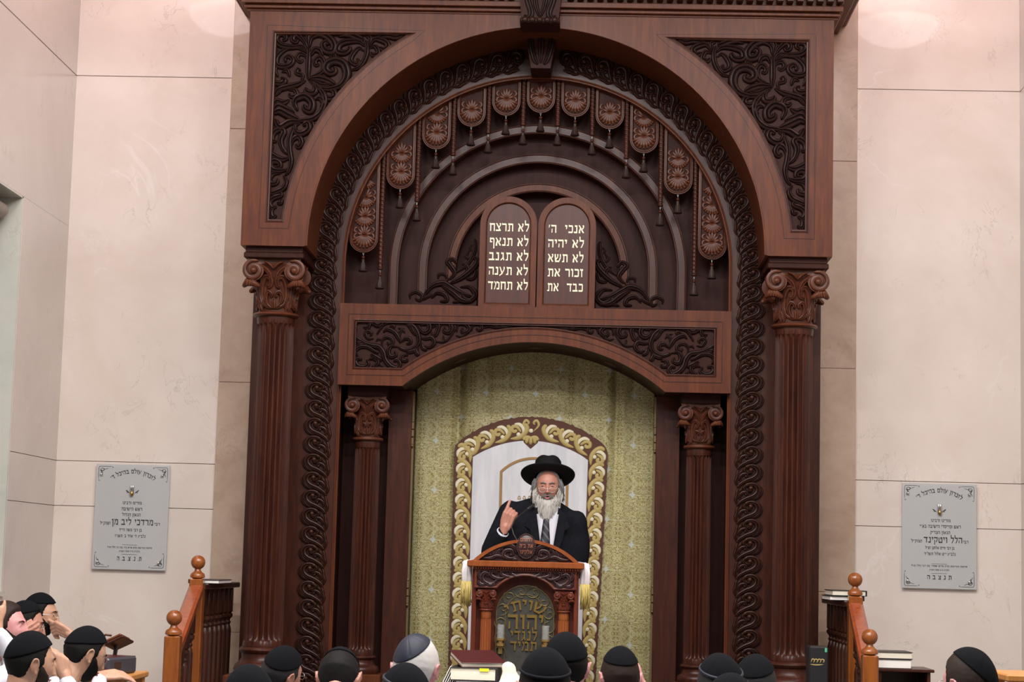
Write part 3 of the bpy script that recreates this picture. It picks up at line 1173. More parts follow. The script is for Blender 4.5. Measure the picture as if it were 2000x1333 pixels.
# lintel with depressed arch
YL = 13.42
zl0, zl1, xl, xa = 2.853, 3.427, 1.368, .913
RL = 1.441; ZL = 3.181 - RL
aL = math.degrees(math.asin((zl0 - ZL) / RL))
low = [(-xl, zl0)] + [p for p in arc(0, ZL, RL, 180 - aL, aL, 40)] + [(xl, zl0)]
mb = MB()
ri_ = RL + .088
zi0, zi1, xi = 2.962, 3.315, 1.268
ai = math.degrees(math.asin((zi0 - ZL) / ri_))
hole = [(-xi, zi0)] + arc(0, ZL, ri_, 180 - ai, ai, 36) + [(xi, zi0), (xi, zi1), (-xi, zi1)]
mb.plate([low + [(xl, zl1), (-xl, zl1)], hole], YL, YL + .06)
A('lintel_face', M['frame'], mb)
mb = MB()
lb = [(-xl, zl0)] + arc(0, ZL, RL, 180 - aL, aL, 40) + [(xl, zl0), (xl, zl1 - .002), (-xl, zl1 - .002)]
mb.plate([lb], YL + .05, 14.08)
A('lintel_soffit', M['panel'], mb)
ar = sum(hole[i][0] * hole[(i + 1) % len(hole)][1] - hole[(i + 1) % len(hole)][0] * hole[i][1] for i in range(len(hole)))
p = hole if ar > 0 else list(reversed(hole))
mb = MB(); mb.sweep(p, [(0, .002), (.006, .004), (.012, -.006), (.018, -.006), (.022, -.05)], YL, True)
mb.sweep(p, [(-.040, 0), (-.039, .004), (-.035, .004), (-.034, 0)], YL, True)
A('lintel_moulding', M['column'], mb)
mb = MB(); mb.plate([hole], YL + .035, YL + .055)
A('lintel_panel', M['panel'], mb)
for m_ in (0, 1):
    A('lintel_carving', M['carved'], carving(LINTEL, 650, 580, 4.878, YL + .035, .030, 2.0, m_), smooth=True, angle=50)
for ang in (90, 90 + 22, 90 - 22):
    a = math.radians(ang)
    m_ = Matrix.Translation((RL * math.cos(a), 13.75, ZL + RL * math.sin(a))) @ Matrix.Rotation(a - PI / 2, 4, 'Y').inverted()
    mb = MB(); mb.lathe([(.045, -.008), (.048, -.004), (.048, .006)], (0, 0, 0), 20); mb.v = [tuple(m_ @ Vector(q)) for q in mb.v]
    dl = A('downlight', M['carved2'], mb, smooth=True)
    mb = MB(); mb.lathe([(.03, -.010), (.032, -.007)], (0, 0, 0), 16); mb.v = [tuple(m_ @ Vector(q)) for q in mb.v]
    A('bulb', M['mic'], mb, dl)

# acroteria beside the tablets
for m_ in (0, 1):
    mb = carving(ACRO, 640, 130, 2.667, 13.55, .03, 1.7, m_)
    s = 1 if m_ else -1
    pl = MB(); pl.plate([[(s * .42, 3.43), (s * .90, 3.43), (s * .86, 3.47), (s * .76, 3.50), (s * .70, 3.57), (s * .62, 3.60), (s * .59, 3.68), (s * .50, 3.70), (s * .45, 3.80), (s * .42, 3.85)]], 13.55, 13.60)
    o = A('tablet_bracket', M['panel'], pl)
    A('bracket_carving', M['carved'], mb, o, True, 50)
# ------------------------------------------------------------ Hebrew lettering (outlines drawn here)
def R_(x0, y0, x1, y1):
    return [(x0, y0), (x1, y0), (x1, y1), (x0, y1)]


BAR = lambda x0, x1: [(x0, .80), (x1, .80), (x1, 1.0), (x0 + .10, 1.0), (x0 + .03, 1.07), (x0 - .01, .98)]
GL = {
 'א': (.86, [[(0, 1), (.10, 1.05), (.22, .96), (.86, .06), (.70, 0), (.62, .06)], [(.60, 1.0), (.72, 1.05), (.84, .98), (.84, .78), (.66, .46), (.54, .58), (.68, .80)], [(.02, 0), (.30, 0), (.26, .14), (.34, .58), (.24, .72), (.08, .36)]]),
 'ב': (.80, [BAR(.06, .62), R_(.48, .1, .64, .92), R_(0, 0, .82, .20)]),
 'ג': (.60, [BAR(.14, .50), R_(.34, .34, .50, .9), [(0, 0), (.18, 0), (.48, .34), (.38, .46)], [(.36, .42), (.50, .42), (.62, .06), (.50, 0), (.44, .05)]]),
 'ד': (.80, [BAR(.02, .82), R_(.52, 0, .68, .85)]),
 'ה': (.78, [BAR(.02, .78), R_(.62, 0, .78, .85), [(.06, 0), (.20, .04), (.20, .52), (.10, .52)]]),
 'ו': (.34, [BAR(.02, .34), R_(.18, 0, .34, .85)]),
 'ז': (.46, [BAR(.02, .46), [(.18, .82), (.32, .82), (.34, 0), (.20, 0)]]),
 'ח': (.80, [BAR(.02, .80), R_(.64, 0, .80, .85), R_(.08, 0, .24, .85)]),
 'ט': (.82, [R_(.04, .05, .20, .95), R_(.04, 0, .82, .2), R_(.66, .1, .82, .9), R_(.42, .8, .8, 1), R_(.42, .62, .54, .9)]),
 'י': (.34, [BAR(.02, .34), [(.18, .85), (.34, .85), (.28, .52), (.16, .46)]]),
 'כ': (.70, [BAR(.06, .60), [(.50, 1.0), (.60, 1.0), (.70, .88), (.70, .12), (.60, 0), (.50, .1), (.54, .2), (.54, .82)], R_(.02, 0, .62, .20)]),
 'ל': (.66, [[(.04, .9), (.18, .9), (.16, 1.40), (.06, 1.46), (0, 1.36)], R_(.04, .80, .66, 1.0), [(.50, .86), (.66, .86), (.64, .56), (.36, 0), (.20, .02), (.50, .56)]]),
 'מ': (.84, [[(.34, 1), (.50, 1.04), (.84, .9), (.84, .8), (.36, .8)], R_(.68, 0, .84, .88), R_(.42, 0, .84, .20), [(0, 1), (.10, 1.05), (.20, .98), (.36, .72), (.14, 0), (0, 0), (.22, .66)]]),
 'ם': (.78, [BAR(.02, .78), R_(.08, 0, .78, .18), R_(.08, .1, .22, .9), R_(.62, .1, .78, .9)]),
 'נ': (.52, [BAR(.14, .50), R_(.34, .1, .50, .85), R_(0, 0, .50, .20)]),
 'ן': (.34, [BAR(.02, .34), R_(.18, -.36, .34, .85)]),
 'ס': (.78, [BAR(.02, .78), [(.08, .85), (.22, .85), (.30, .2), (.42, 0), (.30, 0), (.14, .25)], [(.64, .85), (.78, .85), (.70, .25), (.52, 0), (.36, 0), (.40, .18), (.54, .24)]]),
 'ע': (.82, [[(0, 1), (.12, 1.04), (.20, .95), (.48, .24), (.36, .12)], [(.60, 1), (.72, 1.04), (.82, .95), (.78, .74), (.46, .12), (.04, -.16), (0, -.02), (.38, .26), (.64, .74)]]),
 'פ': (.74, [BAR(.06, .66), R_(.58, .1, .74, .92), R_(0, 0, .74, .20), R_(.06, .5, .20, .9), R_(.06, .42, .40, .58)]),
 'ף': (.74, [BAR(.06, .66), R_(.58, -.36, .74, .92), R_(.06, .5, .20, .9), R_(.06, .42, .40, .58)]),
 'צ': (.76, [[(0, 1), (.12, 1.05), (.24, .95), (.74, .14), (.56, .1)], [(.54, 1), (.66, 1.05), (.78, .97), (.78, .78), (.56, .46), (.46, .58), (.62, .80)], R_(0, 0, .74, .20)]),
 'ק': (.78, [BAR(.02, .78), [(.62, .88), (.78, .88), (.74, .5), (.50, .08), (.38, .16), (.62, .56)], R_(.08, -.36, .22, .52)]),
 'ר': (.70, [BAR(.02, .64), [(.54, 1), (.62, 1), (.70, .9), (.70, 0), (.54, 0)]]),
 'ש': (.98, [[(0, .98), (.10, 1.04), (.20, .96), (.26, .16), (.10, 0)], [(.40, .98), (.50, 1.04), (.60, .96), (.54, .58), (.24, .22), (.18, .40), (.44, .70)], [(.80, .98), (.90, 1.04), (.99, .96), (.96, .5), (.72, 0), (.10, 0), (.14, .2), (.64, .2), (.84, .6)]]),
 'ת': (.86, [BAR(.12, .80), [(.70, 1), (.80, 1), (.86, .9), (.86, 0), (.70, 0)], R_(.22, .1, .36, .88), [(0, 0), (.36, 0), (.36, .14), (.22, .2), (.06, .14)]]),
 '׳': (.26, [[(.06, .64), (.14, .64), (.26, 1), (.10, 1)]]),
 '״': (.44, [[(.02, .64), (.10, .64), (.18, 1), (.04, 1)], [(.24, .64), (.32, .64), (.42, 1), (.26, 1)]]),
 '.': (.22, [R_(.04, 0, .18, .16)]),
 ' ': (.42, []),
 '-': (.4, [R_(.04, .42, .36, .56)]),
}


def text_width(s, gap=.16):
    return sum(GL[c][0] + gap for c in s) - gap


def hebrew(mb, s, x, z, h, y, depth=.003, align='c', width=None, gap=.16, fmap=None):
    """lay out right to left; x is the centre / right edge; width squeezes to fit"""
    w = text_width(s, gap)
    sx = h if width is None else width / w
    cur = x + (w * sx / 2 if align == 'c' else 0)
    lay = 0
    for ch in s:
        gw, polys = GL[ch]
        cur -= gw * sx
        for p in polys:
            pts = [(cur + a * sx, z + b * h) for a, b in p]
            if fmap: pts = [fmap(*q) for q in pts]
            lay = (lay + 1) % 4; mb.plate([pts], y - depth - lay * .00025, y, back=False)
        cur -= gap * sx
    return mb


# ------------------------------------------------------------ tablets of the law on the lintel
YT = 13.44
for side, x0, x1, lines in (('left', -.402, -.002, ['לא תרצח', 'לא תנאף', 'לא תגנב', 'לא תענה', 'לא תחמד']), ('right', .006, .412, ['אנכי  ה׳', 'לא יהיה', 'לא תשא', 'זכור את', 'כבד  את'])):
    c, hw = (x0 + x1) / 2, (x1 - x0) / 2
    zs_ = 4.213 - hw
    outl = lambda q: [(c - hw + q, 3.428 + q * .55)] + arc(c, zs_, hw - q, 180, 0, 28) + [(c + hw - q, 3.428 + q * .55)]
    mb = MB(); mb.plate([outl(0), outl(.042)], YT, YT + .075)
    p = list(reversed(outl(.042)))
    mb.sweep(p, [(-.004, .002), (0, .003), (.004, -.004), (.008, -.02)], YT, True)
    tb = A('tablet', M['frame'], mb, smooth=True, angle=30)
    mb = MB(); mb.plate([outl(.03)], YT + .018, YT + .06); A('tablet_face', M['tablet'], mb, tb)
    mb = MB()
    zz = [3.966, 3.862, 3.758, 3.655, 3.551] if side == 'left' else [3.962, 3.858, 3.754, 3.651, 3.547]
    ww = [.277, .273, .277, .276, .280] if side == 'left' else [.252, .252, .250, .250, .250]
    for s_, z_, w_ in zip(lines, zz, ww):
        hebrew(mb, s_, c + (.004 if side == 'left' else -.006), z_, .056, YT + .018, .004, width=w_)
    A('lettering', M['gold_letter'], mb, tb)
# ------------------------------------------------------------ columns
def fluted(x, y, z0, z1, r0, r1, nfl=20, dep=.20):
    mb = MB()
    seg = nfl * 8
    h = r0 * .55
    zs_ = [z0, z0 + .01]
    e0, e1 = z0 + .035, z1 - .045
    zs_ += [e0 + h * q for q in (0, .1, .3, .6, 1)] + [e0 + (e1 - e0) * q / 8 for q in range(1, 8)] + [e1 - h * q for q in (1, .6, .3, .1, 0)] + [z1 - .012, z1]
    vs = []
    for z in zs_:
        t = (z - z0) / (z1 - z0)
        r = r0 + (r1 - r0) * t
        w = 0 if z <= e0 or z >= e1 else min(1, math.sqrt(max(0, 1 - max(0, 1 - (z - e0) / h) ** 2)), math.sqrt(max(0, 1 - max(0, 1 - (e1 - z) / h) ** 2)))
        if z < z0 + .012 or z > z1 - .015: r *= 1.03
        for k in range(seg):
            a = 2 * PI * k / seg
            c = (k % 8) / 8 * 2 - 1           # -1..1 across a flute
            d = math.sqrt(max(0, 1 - (c / .84) ** 2)) if abs(c) < .84 else 0
            lip = w if d > 0 else 0
            rr = r * (1 - dep * d * lip)
            vs.append((x + rr * math.cos(a), y + rr * math.sin(a), z))
    fs = []
    for i in range(len(zs_) - 1):
        for k in range(seg):
            j = (k + 1) % seg
            fs.append((i * seg + k, i * seg + j, (i + 1) * seg + j, (i + 1) * seg + k))
    mb.add(vs, fs)
    return mb


def capital(x, y, z0, z1, rn, hw):
    """Corinthian capital: bell, two tiers of leaves, corner volutes, abacus"""
    H = z1 - z0
    body, leaf = MB(), MB()
    def rb(t):
        return rn * (.96 + .10 * t + .34 * t ** 3)
    body.lathe([(rn * 1.0, -.0)] + [(rb(q / 10), H * .90 * q / 10) for q in range(11)], (x, y, z0), 28)
    ab = []
    for k in range(4):      # abacus with hollowed sides
        a, b = [((-1, -1), (1, -1)), ((1, -1), (1, 1)), ((1, 1), (-1, 1)), ((-1, 1), (-1, -1))][k]
        for q in range(8):
            t = q / 8
            px_, py_ = a[0] + (b[0] - a[0]) * t, a[1] + (b[1] - a[1]) * t
            inn = .16 * math.sin(PI * t)
            nx, ny = [(0, 1), (-1, 0), (0, -1), (1, 0)][k]
            ab.append((x + (px_ + nx * inn) * hw * .86, y + (py_ + ny * inn) * hw * .86))
    n = len(ab)
    for za, zb_, g in ((H * .90, H * .95, .97), (H * .95, H, 1.0)):
        vs = [(x + (p[0] - x) * g, y + (p[1] - y) * g, z0 + za) for p in ab] + [(x + (p[0] - x) * g, y + (p[1] - y) * g, z0 + zb_) for p in ab]
        body.add(vs, [tuple(range(n)), tuple(range(n, 2 * n))] + [(i, (i + 1) % n, n + (i + 1) % n, n + i) for i in range(n)])
    s = rn / .125
    def bell(a0):
        def f(a, b, h):
            t = max(0, min(1.1, (b - 0) / (H * .9)))
            r = rb(t) + h
            ang = a0 + a / rn
            return (x + r * math.sin(ang), y - r * math.cos(ang), z0 + b)
        return f
    for k in range(4):
        f = bell(k * PI / 2)
        for sg in (-1, 1):
            stroke(leaf, [(sg * .012 * s, .02 * s), (sg * .065 * s, .05 * s), (sg * .085 * s, .11 * s), (sg * .075 * s, .19 * s), (sg * .045 * s, .235 * s), (sg * .018 * s, .215 * s), (sg * .022 * s, .175 * s), (sg * .04 * s, .165 * s)], .018 * s, .022 * s, f, (.5, .7), 4)
            stroke(leaf, [(sg * .006 * s, .02 * s), (sg * .04 * s, .05 * s), (sg * .05 * s, .10 * s), (sg * .035 * s, .135 * s), (sg * .014 * s, .12 * s), (sg * .018 * s, .095 * s)], .013 * s, .024 * s, f, (.5, .8), 4)
            stroke(leaf, [(sg * .085 * s, .01 * s), (sg * .10 * s, .09 * s), (sg * .115 * s, .20 * s)], .014 * s, .014 * s, f, (.6, .6), 4)
            stroke(leaf, [(sg * .115 * s, .02 * s), (sg * .125 * s, .09 * s), (sg * .145 * s, .18 * s)], .012 * s, .016 * s, f, (.6, .6), 4)
        stroke(leaf, [(0, .02 * s), (0, .055 * s), (0, .085 * s)], .016 * s, .02 * s, f, (1, .6), 4)
        # notch at the middle of the abacus
        for sg in (-1, 1):
            stroke(leaf, [(sg * .045 * s, H * .93), (sg * .02 * s, H * .88), (0, H * .79)], .008 * s, .03 * s, f, (.8, .8), 4, PROF_S)
            # stalks running out to the volutes
            stroke(leaf, [(sg * .012 * s, H * .52), (sg * .03 * s, H * .74), (sg * .085 * s, H * .90)], .016 * s, .026 * s, f, (.5, 1), 4)
        # volutes: one at each end of every face
        ca, sa = math.cos(k * PI / 2), math.sin(k * PI / 2)
        def fr(a, b, h, ca=ca, sa=sa):
            yy = -(hw * .80) - h
            return (x + a * ca - yy * sa, y + a * sa + yy * ca, z0 + b)
        for sg in ((-1, 1) if k in (0, 2) else ()):
            cx_, cz_, R0 = sg * hw * .66, H * .765, hw * .34
            pts = []
            for q in range(19):
                t = q / 18
                r = R0 * (1 - .80 * t)
                a = math.radians(118 - 560 * t)
                pts.append((cx_ + sg * r * math.cos(a) * 1.0, cz_ + r * math.sin(a)))
            stroke(leaf, pts, R0 * .24, .02 * s, fr, (.8, .8), 2, PROF_S)
            c = fr(cx_, cz_, .004)
            leaf.ball(c, R0 * .36, 12, 8)
            # disc behind the volute
            d = MB(); d.lathe([(R0 * .2, -.035 * s), (R0 * .98, -.03 * s), (R0 * .98, 0), (R0 * .1, .004)], (0, 0, 0), 18)
            def place(p, cx_=cx_, cz_=cz_):
                return Vector(fr(cx_ + p.x, cz_ + p.y, p.z))
            body.join(d, place)
            # leaf curling out below the volute
            cv = [fr(sg * hw * .50, H * .48, -.02 * s), fr(sg * hw * .66, H * .53, -.005 * s), fr(sg * hw * .86, H * .54, -.012 * s), fr(sg * hw * .95, H * .49, -.03 * s)]
            leaf.tube(cv, [.016 * s, .026 * s, .028 * s, .018 * s], 10)
            for gq in (-.3, .1, .5):
                leaf.tube([fr(sg * hw * (.72 + gq * .2), H * .56, .016 * s), fr(sg * hw * (.74 + gq * .2), H * .49, .012 * s)], .008 * s, 6)
    return body, leaf


def column(x, y, z0, zs0, zs1, zc1, r0, r1, hw, hp, nfl):
    root = bpy.data.objects.new('column', None); COL.objects.link(root); root.parent = ark
    root.location = (x, y - ark.location.y, z0 - ark.location.z)
    A('shaft', M['column'], fluted(x, y, zs0, zs1, r0, r1, nfl), root, True, 40)
    mb = MB(); mb.lathe([(r1, 0), (r1 * 1.20, .004), (r1 * 1.26, .014), (r1 * 1.20, .026), (r1 * .98, .030)], (x, y, zs1), 32)
    A('neck_ring', M['carved2'], mb, root, True, 50)
    b, l = capital(x, y, zs1 + .028, zc1, r1, hw)
    cb = A('capital', M['carved2'], b, root, True, 40)
    A('capital_leaves', M['carved2'], l, cb, True, 50)
    mb = MB()
    k = r0 / .133
    mb.lathe([(r0 * 1.0, 0), (r0 * 1.13, -.006 * k), (r0 * 1.20, -.022 * k), (r0 * 1.13, -.040 * k), (r0 * 1.06, -.046 * k), (r0 * 1.04, -.075 * k), (r0 * 1.16, -.100 * k), (r0 * 1.20, -.104 * k), (r0 * 1.36, -.118 * k), (r0 * 1.46, -.150 * k), (r0 * 1.38, -.186 * k), (r0 * 1.3, -.19 * k)], (x, y, zs0), 36)
    A('base_moulding', M['column'], mb, root, True, 50)
    mb = MB(); mb.bbox(x - hp, y - hp, z0, x + hp, y + hp, zs0 - .185 * k, .008)
    A('plinth', M['frame'], mb, root)


for s in (-1, 1):
    column(s * 1.772, 13.14, PZ, 1.045, 3.275, 3.665, .133, .126, .212, .225, 20)
    mb = MB(); mb.bbox(s * 1.772 - .205, 12.935, 3.662, s * 1.772 + .205, 13.5, 3.70, .006); mb.bbox(s * 1.772 - .195, 12.945, 3.70, s * 1.772 + .195, 13.5, 3.742, .004)
    A('impost', M['panel'], mb)
    column(s * 1.172, 13.70, PZ, .98, 2.475, 2.79, .092, .088, .158, .16, 20)
    mb = MB(); mb.bbox(s * 1.172 - .14, 13.56, 2.788, s * 1.172 + .14, 13.86, 2.856, .004)
    A('impost', M['panel'], mb)
    # niche behind the small column, jamb of the ark opening
    xa, xb = sorted((s * .872, s * 1.04)); mb = MB(); mb.bbox(xa, 13.80, PZ, xb, 14.15, 2.856, .003); A('jamb', M['column'], mb)
    xa, xb = sorted((s * 1.03, s * 1.42)); mb = MB(); mb.box(xa, 13.93, PZ, xb, 13.96, 2.86); A('niche_board', M['panel'], mb)
    xa, xb = sorted((s * 1.375, s * 1.42)); mb = MB(); mb.box(xa, YB + .09, PZ, xb, 13.96, 3.43); A('niche_board', M['panel'], mb)
    for zc_ in (1.42, 2.55):
        mb = MB()
        for dz in (-.055, 0, .055): mb.lathe([(.010, dz - .024), (.012, dz - .022), (.012, dz + .022), (.010, dz + .024)], (s * .866, 13.815, zc_), 12)
        mb.ball((s * .866, 13.815, zc_ + .088), .011, 10, 8); mb.ball((s * .866, 13.815, zc_ - .088), .011, 10, 8)
        A('hinge', M['dullbrass'], mb, None, True, 40)
    xa, xb = sorted((s * .858, s * .872)); mb = MB(); mb.box(xa, 13.83, PZ, xb, 13.84, 2.85); A('hinge_strip', M['dullbrass'], mb)
mb = MB(); mb.box(-1.0, 14.24, PZ, 1.0, 14.28, 3.43)
A('back_board', M['panel'], mb)
mb = MB(); mb.box(-1.95, 13.52, PZ, 1.95, 13.96, PZ + .09)
A('sill_board', M['panel'], mb)

# ------------------------------------------------------------ the curtain of the ark
YC = 14.11
cur = thing('ark_curtain', 'gold damask curtain with a white arched centre filling the ark opening behind the lectern', 'curtain', (0, YC, PZ + .09))
nx, nz = 150, 40
mb = MB()
vs, fs = [], []
xw = .869


def smooth_fold(x, z):
    k = .25 + .75 * max(0, min(1, (z - 1.6) / 1.2))
    return k * sum(a * math.exp(-((x - c) / w) ** 2) for c, a, w in ((-.56, .055, .035), (.59, .05, .035), (-.36, .02, .04), (.30, .022, .05), (.02, .015, .05)) if abs(c) > .5 or z > 2.72)


def fold(x, z):
    edge_ = min(1, max(0, (abs(x) - .42) / .2))
    return (.014 * math.sin(x * 14.5 + .6) + .006 * math.sin(x * 31 + z * .8)) * (.25 + .75 * edge_) + .01 * max(0, z - 2.5) * math.sin(x * 15) - smooth_fold(x, z)


for i in range(nz + 1):
    z = PZ + .10 + (3.25 - PZ - .10) * i / nz
    for k in range(nx + 1):
        x = -xw + 2 * xw * k / nx
        vs.append((x, YC - fold(x, z), z))
for i in range(nz):
    for k in range(nx):
        q = i * (nx + 1) + k
        fs.append((q, q + 1, q + nx + 2, q + nx + 1))
mb.add(vs, fs)
A('cloth', M['damask'], mb, cur, True, mods=[('SOLIDIFY', {'thickness': .004})])
C_ = lambda px_, py_: at(px_, py_, YC - .03)


def lerp2(a, b, t):
    return (a[0] + (b[0] - a[0]) * t, a[1] + (b[1] - a[1]) * t)


BZ = PZ + .20
inL, inR = (-.444, 2.407), (.393, 2.403)
xc_ = -.0255
outL, outR = (-.566, 2.49), (.525, 2.475)
in_top, out_top = 2.535, 2.695


def arch3(a, b, top, n=24):
    """circular arch through a and b rising to top"""
    cx_ = (a[0] + b[0]) / 2; z_ = (a[1] + b[1]) / 2; hc = (b[0] - a[0]) / 2; rise = top - z_
    r = (hc * hc + rise * rise) / (2 * rise); zc_ = top - r
    t = math.degrees(math.asin(min(1, hc / r)))
    return arc(cx_, zc_, r, 90 + t, 90 - t, n)


# measured lean of the hanging edges
inLb, inRb, outLb, outRb = (-.445, BZ), (.372, BZ), (-.567, BZ), (.468, BZ)
inner = [inLb, inL] + arch3(inL, inR, in_top)[1:-1] + [inR, inRb]
yA = YC - .030
mb = MB()
vv = []
mb.plate([inner], yA, yA + .004)
A('white_panel', M['whitesatin'], mb, cur)
# scalloped brown ground of the frame
outer_c = [outLb, outL] + arch3(outL, outR, out_top)[1:-1] + [outR, outRb]


def resample(P, n):
    L_ = [0]
    for a, b in zip(P[:-1], P[1:]): L_.append(L_[-1] + math.dist(a, b))
    out_ = []
    j = 0
    for i in range(n + 1):
        s_ = L_[-1] * i / n
        while j < len(P) - 2 and L_[j + 1] < s_: j += 1
        t = (s_ - L_[j]) / max(1e-9, L_[j + 1] - L_[j])
        out_.append(lerp2(P[j], P[j + 1], t))
    return out_


NM = 15
sideL = [outLb, outL]; sideR = [outR, outRb]; topA = arch3(outL, outR, out_top, 40)
def scallop(P, n, amp=.018):
    Q = resample(P, n * 8)
    out_ = []
    for i, p in enumerate(Q):
        a, b = Vector(Q[max(0, i - 1)]), Vector(Q[min(len(Q) - 1, i + 1)])
        d = (b - a).normalized(); nrm = Vector((-d.y, d.x))
        u = (i % 8) / 8
        o_ = amp * (.25 + .55 * math.sin(PI * u) ** .7 + (.75 if i % 8 == 0 and 0 < i < len(Q) - 1 else 0))
        out_.append((p[0] + nrm.x * o_, p[1] + nrm.y * o_))
    return out_
sc = scallop(sideL, NM) + scallop(topA, 8)[1:-1] + scallop(sideR, NM)
mb = MB(); mb.plate([sc + list(reversed(inner))], yA - .003, yA + .006)
A('embroidered_frame', M['appbrown'], mb, cur)
gold, cream = MB(), MB()
fmA = flatmap(yA - .003)


def frame_motif(o, tvec, nvec, W, Lp):
    """gold leaf, cream crescent and bead; o on the inner edge, tvec along, nvec outwards"""
    def P(a, b): return (o[0] + tvec[0] * a * Lp + nvec[0] * b * W, o[1] + tvec[1] * a * Lp + nvec[1] * b * W)
    stroke(gold, [P(-.55, .16), P(-.1, .18), (P(.30, .36)), P(.55, .72), P(.42, .98)], .0185, .008, fmA, (.3, .7), 4, PROF_S)
    stroke(gold, [P(.15, .50), P(-.05, .80), P(-.30, .86), P(-.40, .66), P(-.22, .55), P(-.12, .68)], .0145, .009, fmA, (.6, .8), 4, PROF_S)
    stroke(cream, [P(.26, .40), P(.30, .70), P(.10, .95), P(-.22, 1.0)], .0140, .010, fmA, (.3, .5), 4, PROF_S)
    c = P(-.02, .38); cream.ball((c[0], yA - .006, c[1]), (.0155, .006, .0155), 10, 7)


W_ = .118
for i in range(NM):
    z = BZ + (outL[1] - BZ) * (i + .45) / NM
    Lp = (outL[1] - BZ) / NM
    t = (z - BZ) / (inL[1] - BZ)
    xi_l = inLb[0] + (inL[0] - inLb[0]) * t; xi_r = inRb[0] + (inR[0] - inRb[0]) * t
    frame_motif((xi_l, z), (0, 1), (-1, 0), abs(outLb[0] - xi_l) * .92, Lp)
    frame_motif((xi_r, z), (0, 1), (1, 0), abs(outRb[0] + (outR[0] - outRb[0]) * t - xi_r) * .92, Lp)
ai_ = arch3(inL, inR, in_top, 16); ao_ = arch3(outL, outR, out_top, 16)
for i in range(16):
    if i in (7, 8): continue
    a, b = Vector(ai_[i]), Vector(ai_[i + 1])
    m2 = (a + b) / 2; d = (b - a).normalized(); nn = Vector((-d.y, d.x))
    if i % 2: continue
    if i > 7: d = -d
    frame_motif(m2, d, nn, .125, .118)
    frame_motif(m2 + d * .055, d, nn, .115, .09) if False else None
# shell at the crown of the arch
for q in range(-2, 3):
    a = math.radians(q * 34)
    stroke(gold, [(xc_ + math.sin(a) * .008, 2.565 - .0), (xc_ + math.sin(a) * .045, 2.558 - .012 * math.cos(a)), (xc_ + math.sin(a) * .055, 2.55 - .045 * math.cos(a))], .014, .010, fmA, (.5, 1), 4, PROF_S)
for sg in (-1, 1):
    stroke(gold, [(xc_ + sg * .018, 2.60), (xc_ + sg * .055, 2.645), (xc_ + sg * .04, 2.68), (xc_ + sg * .018, 2.665), (xc_ + sg * .028, 2.648)], .011, .009, fmA, k=4, prof=PROF_S)
cream.ball((xc_, yA - .006, 2.605), (.016, .006, .016), 10, 7)
mb = MB(); mb.plate([[(xc_ - .062, 2.565), (xc_ - .05, 2.52), (xc_, 2.475), (xc_ + .05, 2.52), (xc_ + .062, 2.565)]], yA - .004, yA + .002)
A('crown_shell', M['appbrown'], mb, cur)
A('gold_scrolls', M['appgold'], gold, cur, True, 50)
A('cream_leaves', M['appcream'], cream, cur, True, 50)
# slim gold arch inside the white panel
ga, gb = at(979, 922, yA), at(1108, 940, yA)
gtop = at(1043, 896, yA)[1]
gp = [(ga[0], BZ), ga] + arch3(ga, (gb[0], ga[1]), gtop)[1:-1] + [(gb[0], ga[1]), (gb[0] - .0, BZ)]
mb = MB(); mb.sweep(list(reversed(gp)), [(-.010, 0), (-.008, .006), (.008, .006), (.010, 0)], yA)
A('gold_arch', M['goldthread'], mb, cur, True, 40)
# tips of an embroidered ornament showing above the speaker's shoulder
mb = MB()
for px_ in (1014, 1024, 1034, 1090, 1097):
    x, z = at(px_, 972, yA)
    stroke(mb, [(x - .012, z - .012), (x, z + .010), (x + .012, z - .012)], .0035, .003, flatmap(yA), k=3, prof=PROF_S)
    stroke(mb, [(x - .014, z - .012), (x + .014, z - .012)], .0035, .003, flatmap(yA), k=3, prof=PROF_S)
A('embroidered_ornament', M['goldthread'], mb, cur)
# ------------------------------------------------------------ lectern
YLE = 12.20
lec = thing('lectern', 'carved reddish wooden lectern with bronze arched plate under the man in the hat', 'lectern', (.012, 12.42, PZ))
LC = .012


def LP(name, mat, mb, parent=None, smooth=False, angle=None):
    return A(name, mat, mb, parent or lec, smooth, angle)


Lz = lambda py: at(1028, py, YLE)[1]
z_c0, z_c1 = 1.618, 1.658                    # cornice
mb = MB()
hb = .335
for s in (-1, 1):
    mb.bbox(LC + s * hb - (.03 if s > 0 else 0), 12.23, PZ, LC + s * hb + (0 if s > 0 else .03), 12.66, z_c0, .004)
mb.box(LC - hb + .02, 12.30, PZ, LC + hb - .02, 12.33, z_c0)
mb.bbox(LC - hb - .02, 12.19, PZ, LC + hb + .02, 12.68, PZ + .10, .008)
LP('body', M['lectern'], mb)
mb = MB(); mb.bbox(LC - .366, YLE - .03, z_c0, LC + .366, 12.68, z_c1, .006)
LP('cornice', M['lectern_edge'], mb)
mb = MB()
for i in range(-22, 23): mb.box(LC + i * .0155 - .005, YLE - .018, z_c0 - .012, LC + i * .0155 + .005, YLE + .02, z_c0 + .001)
LP('dentil_strip', M['lectern'], mb)
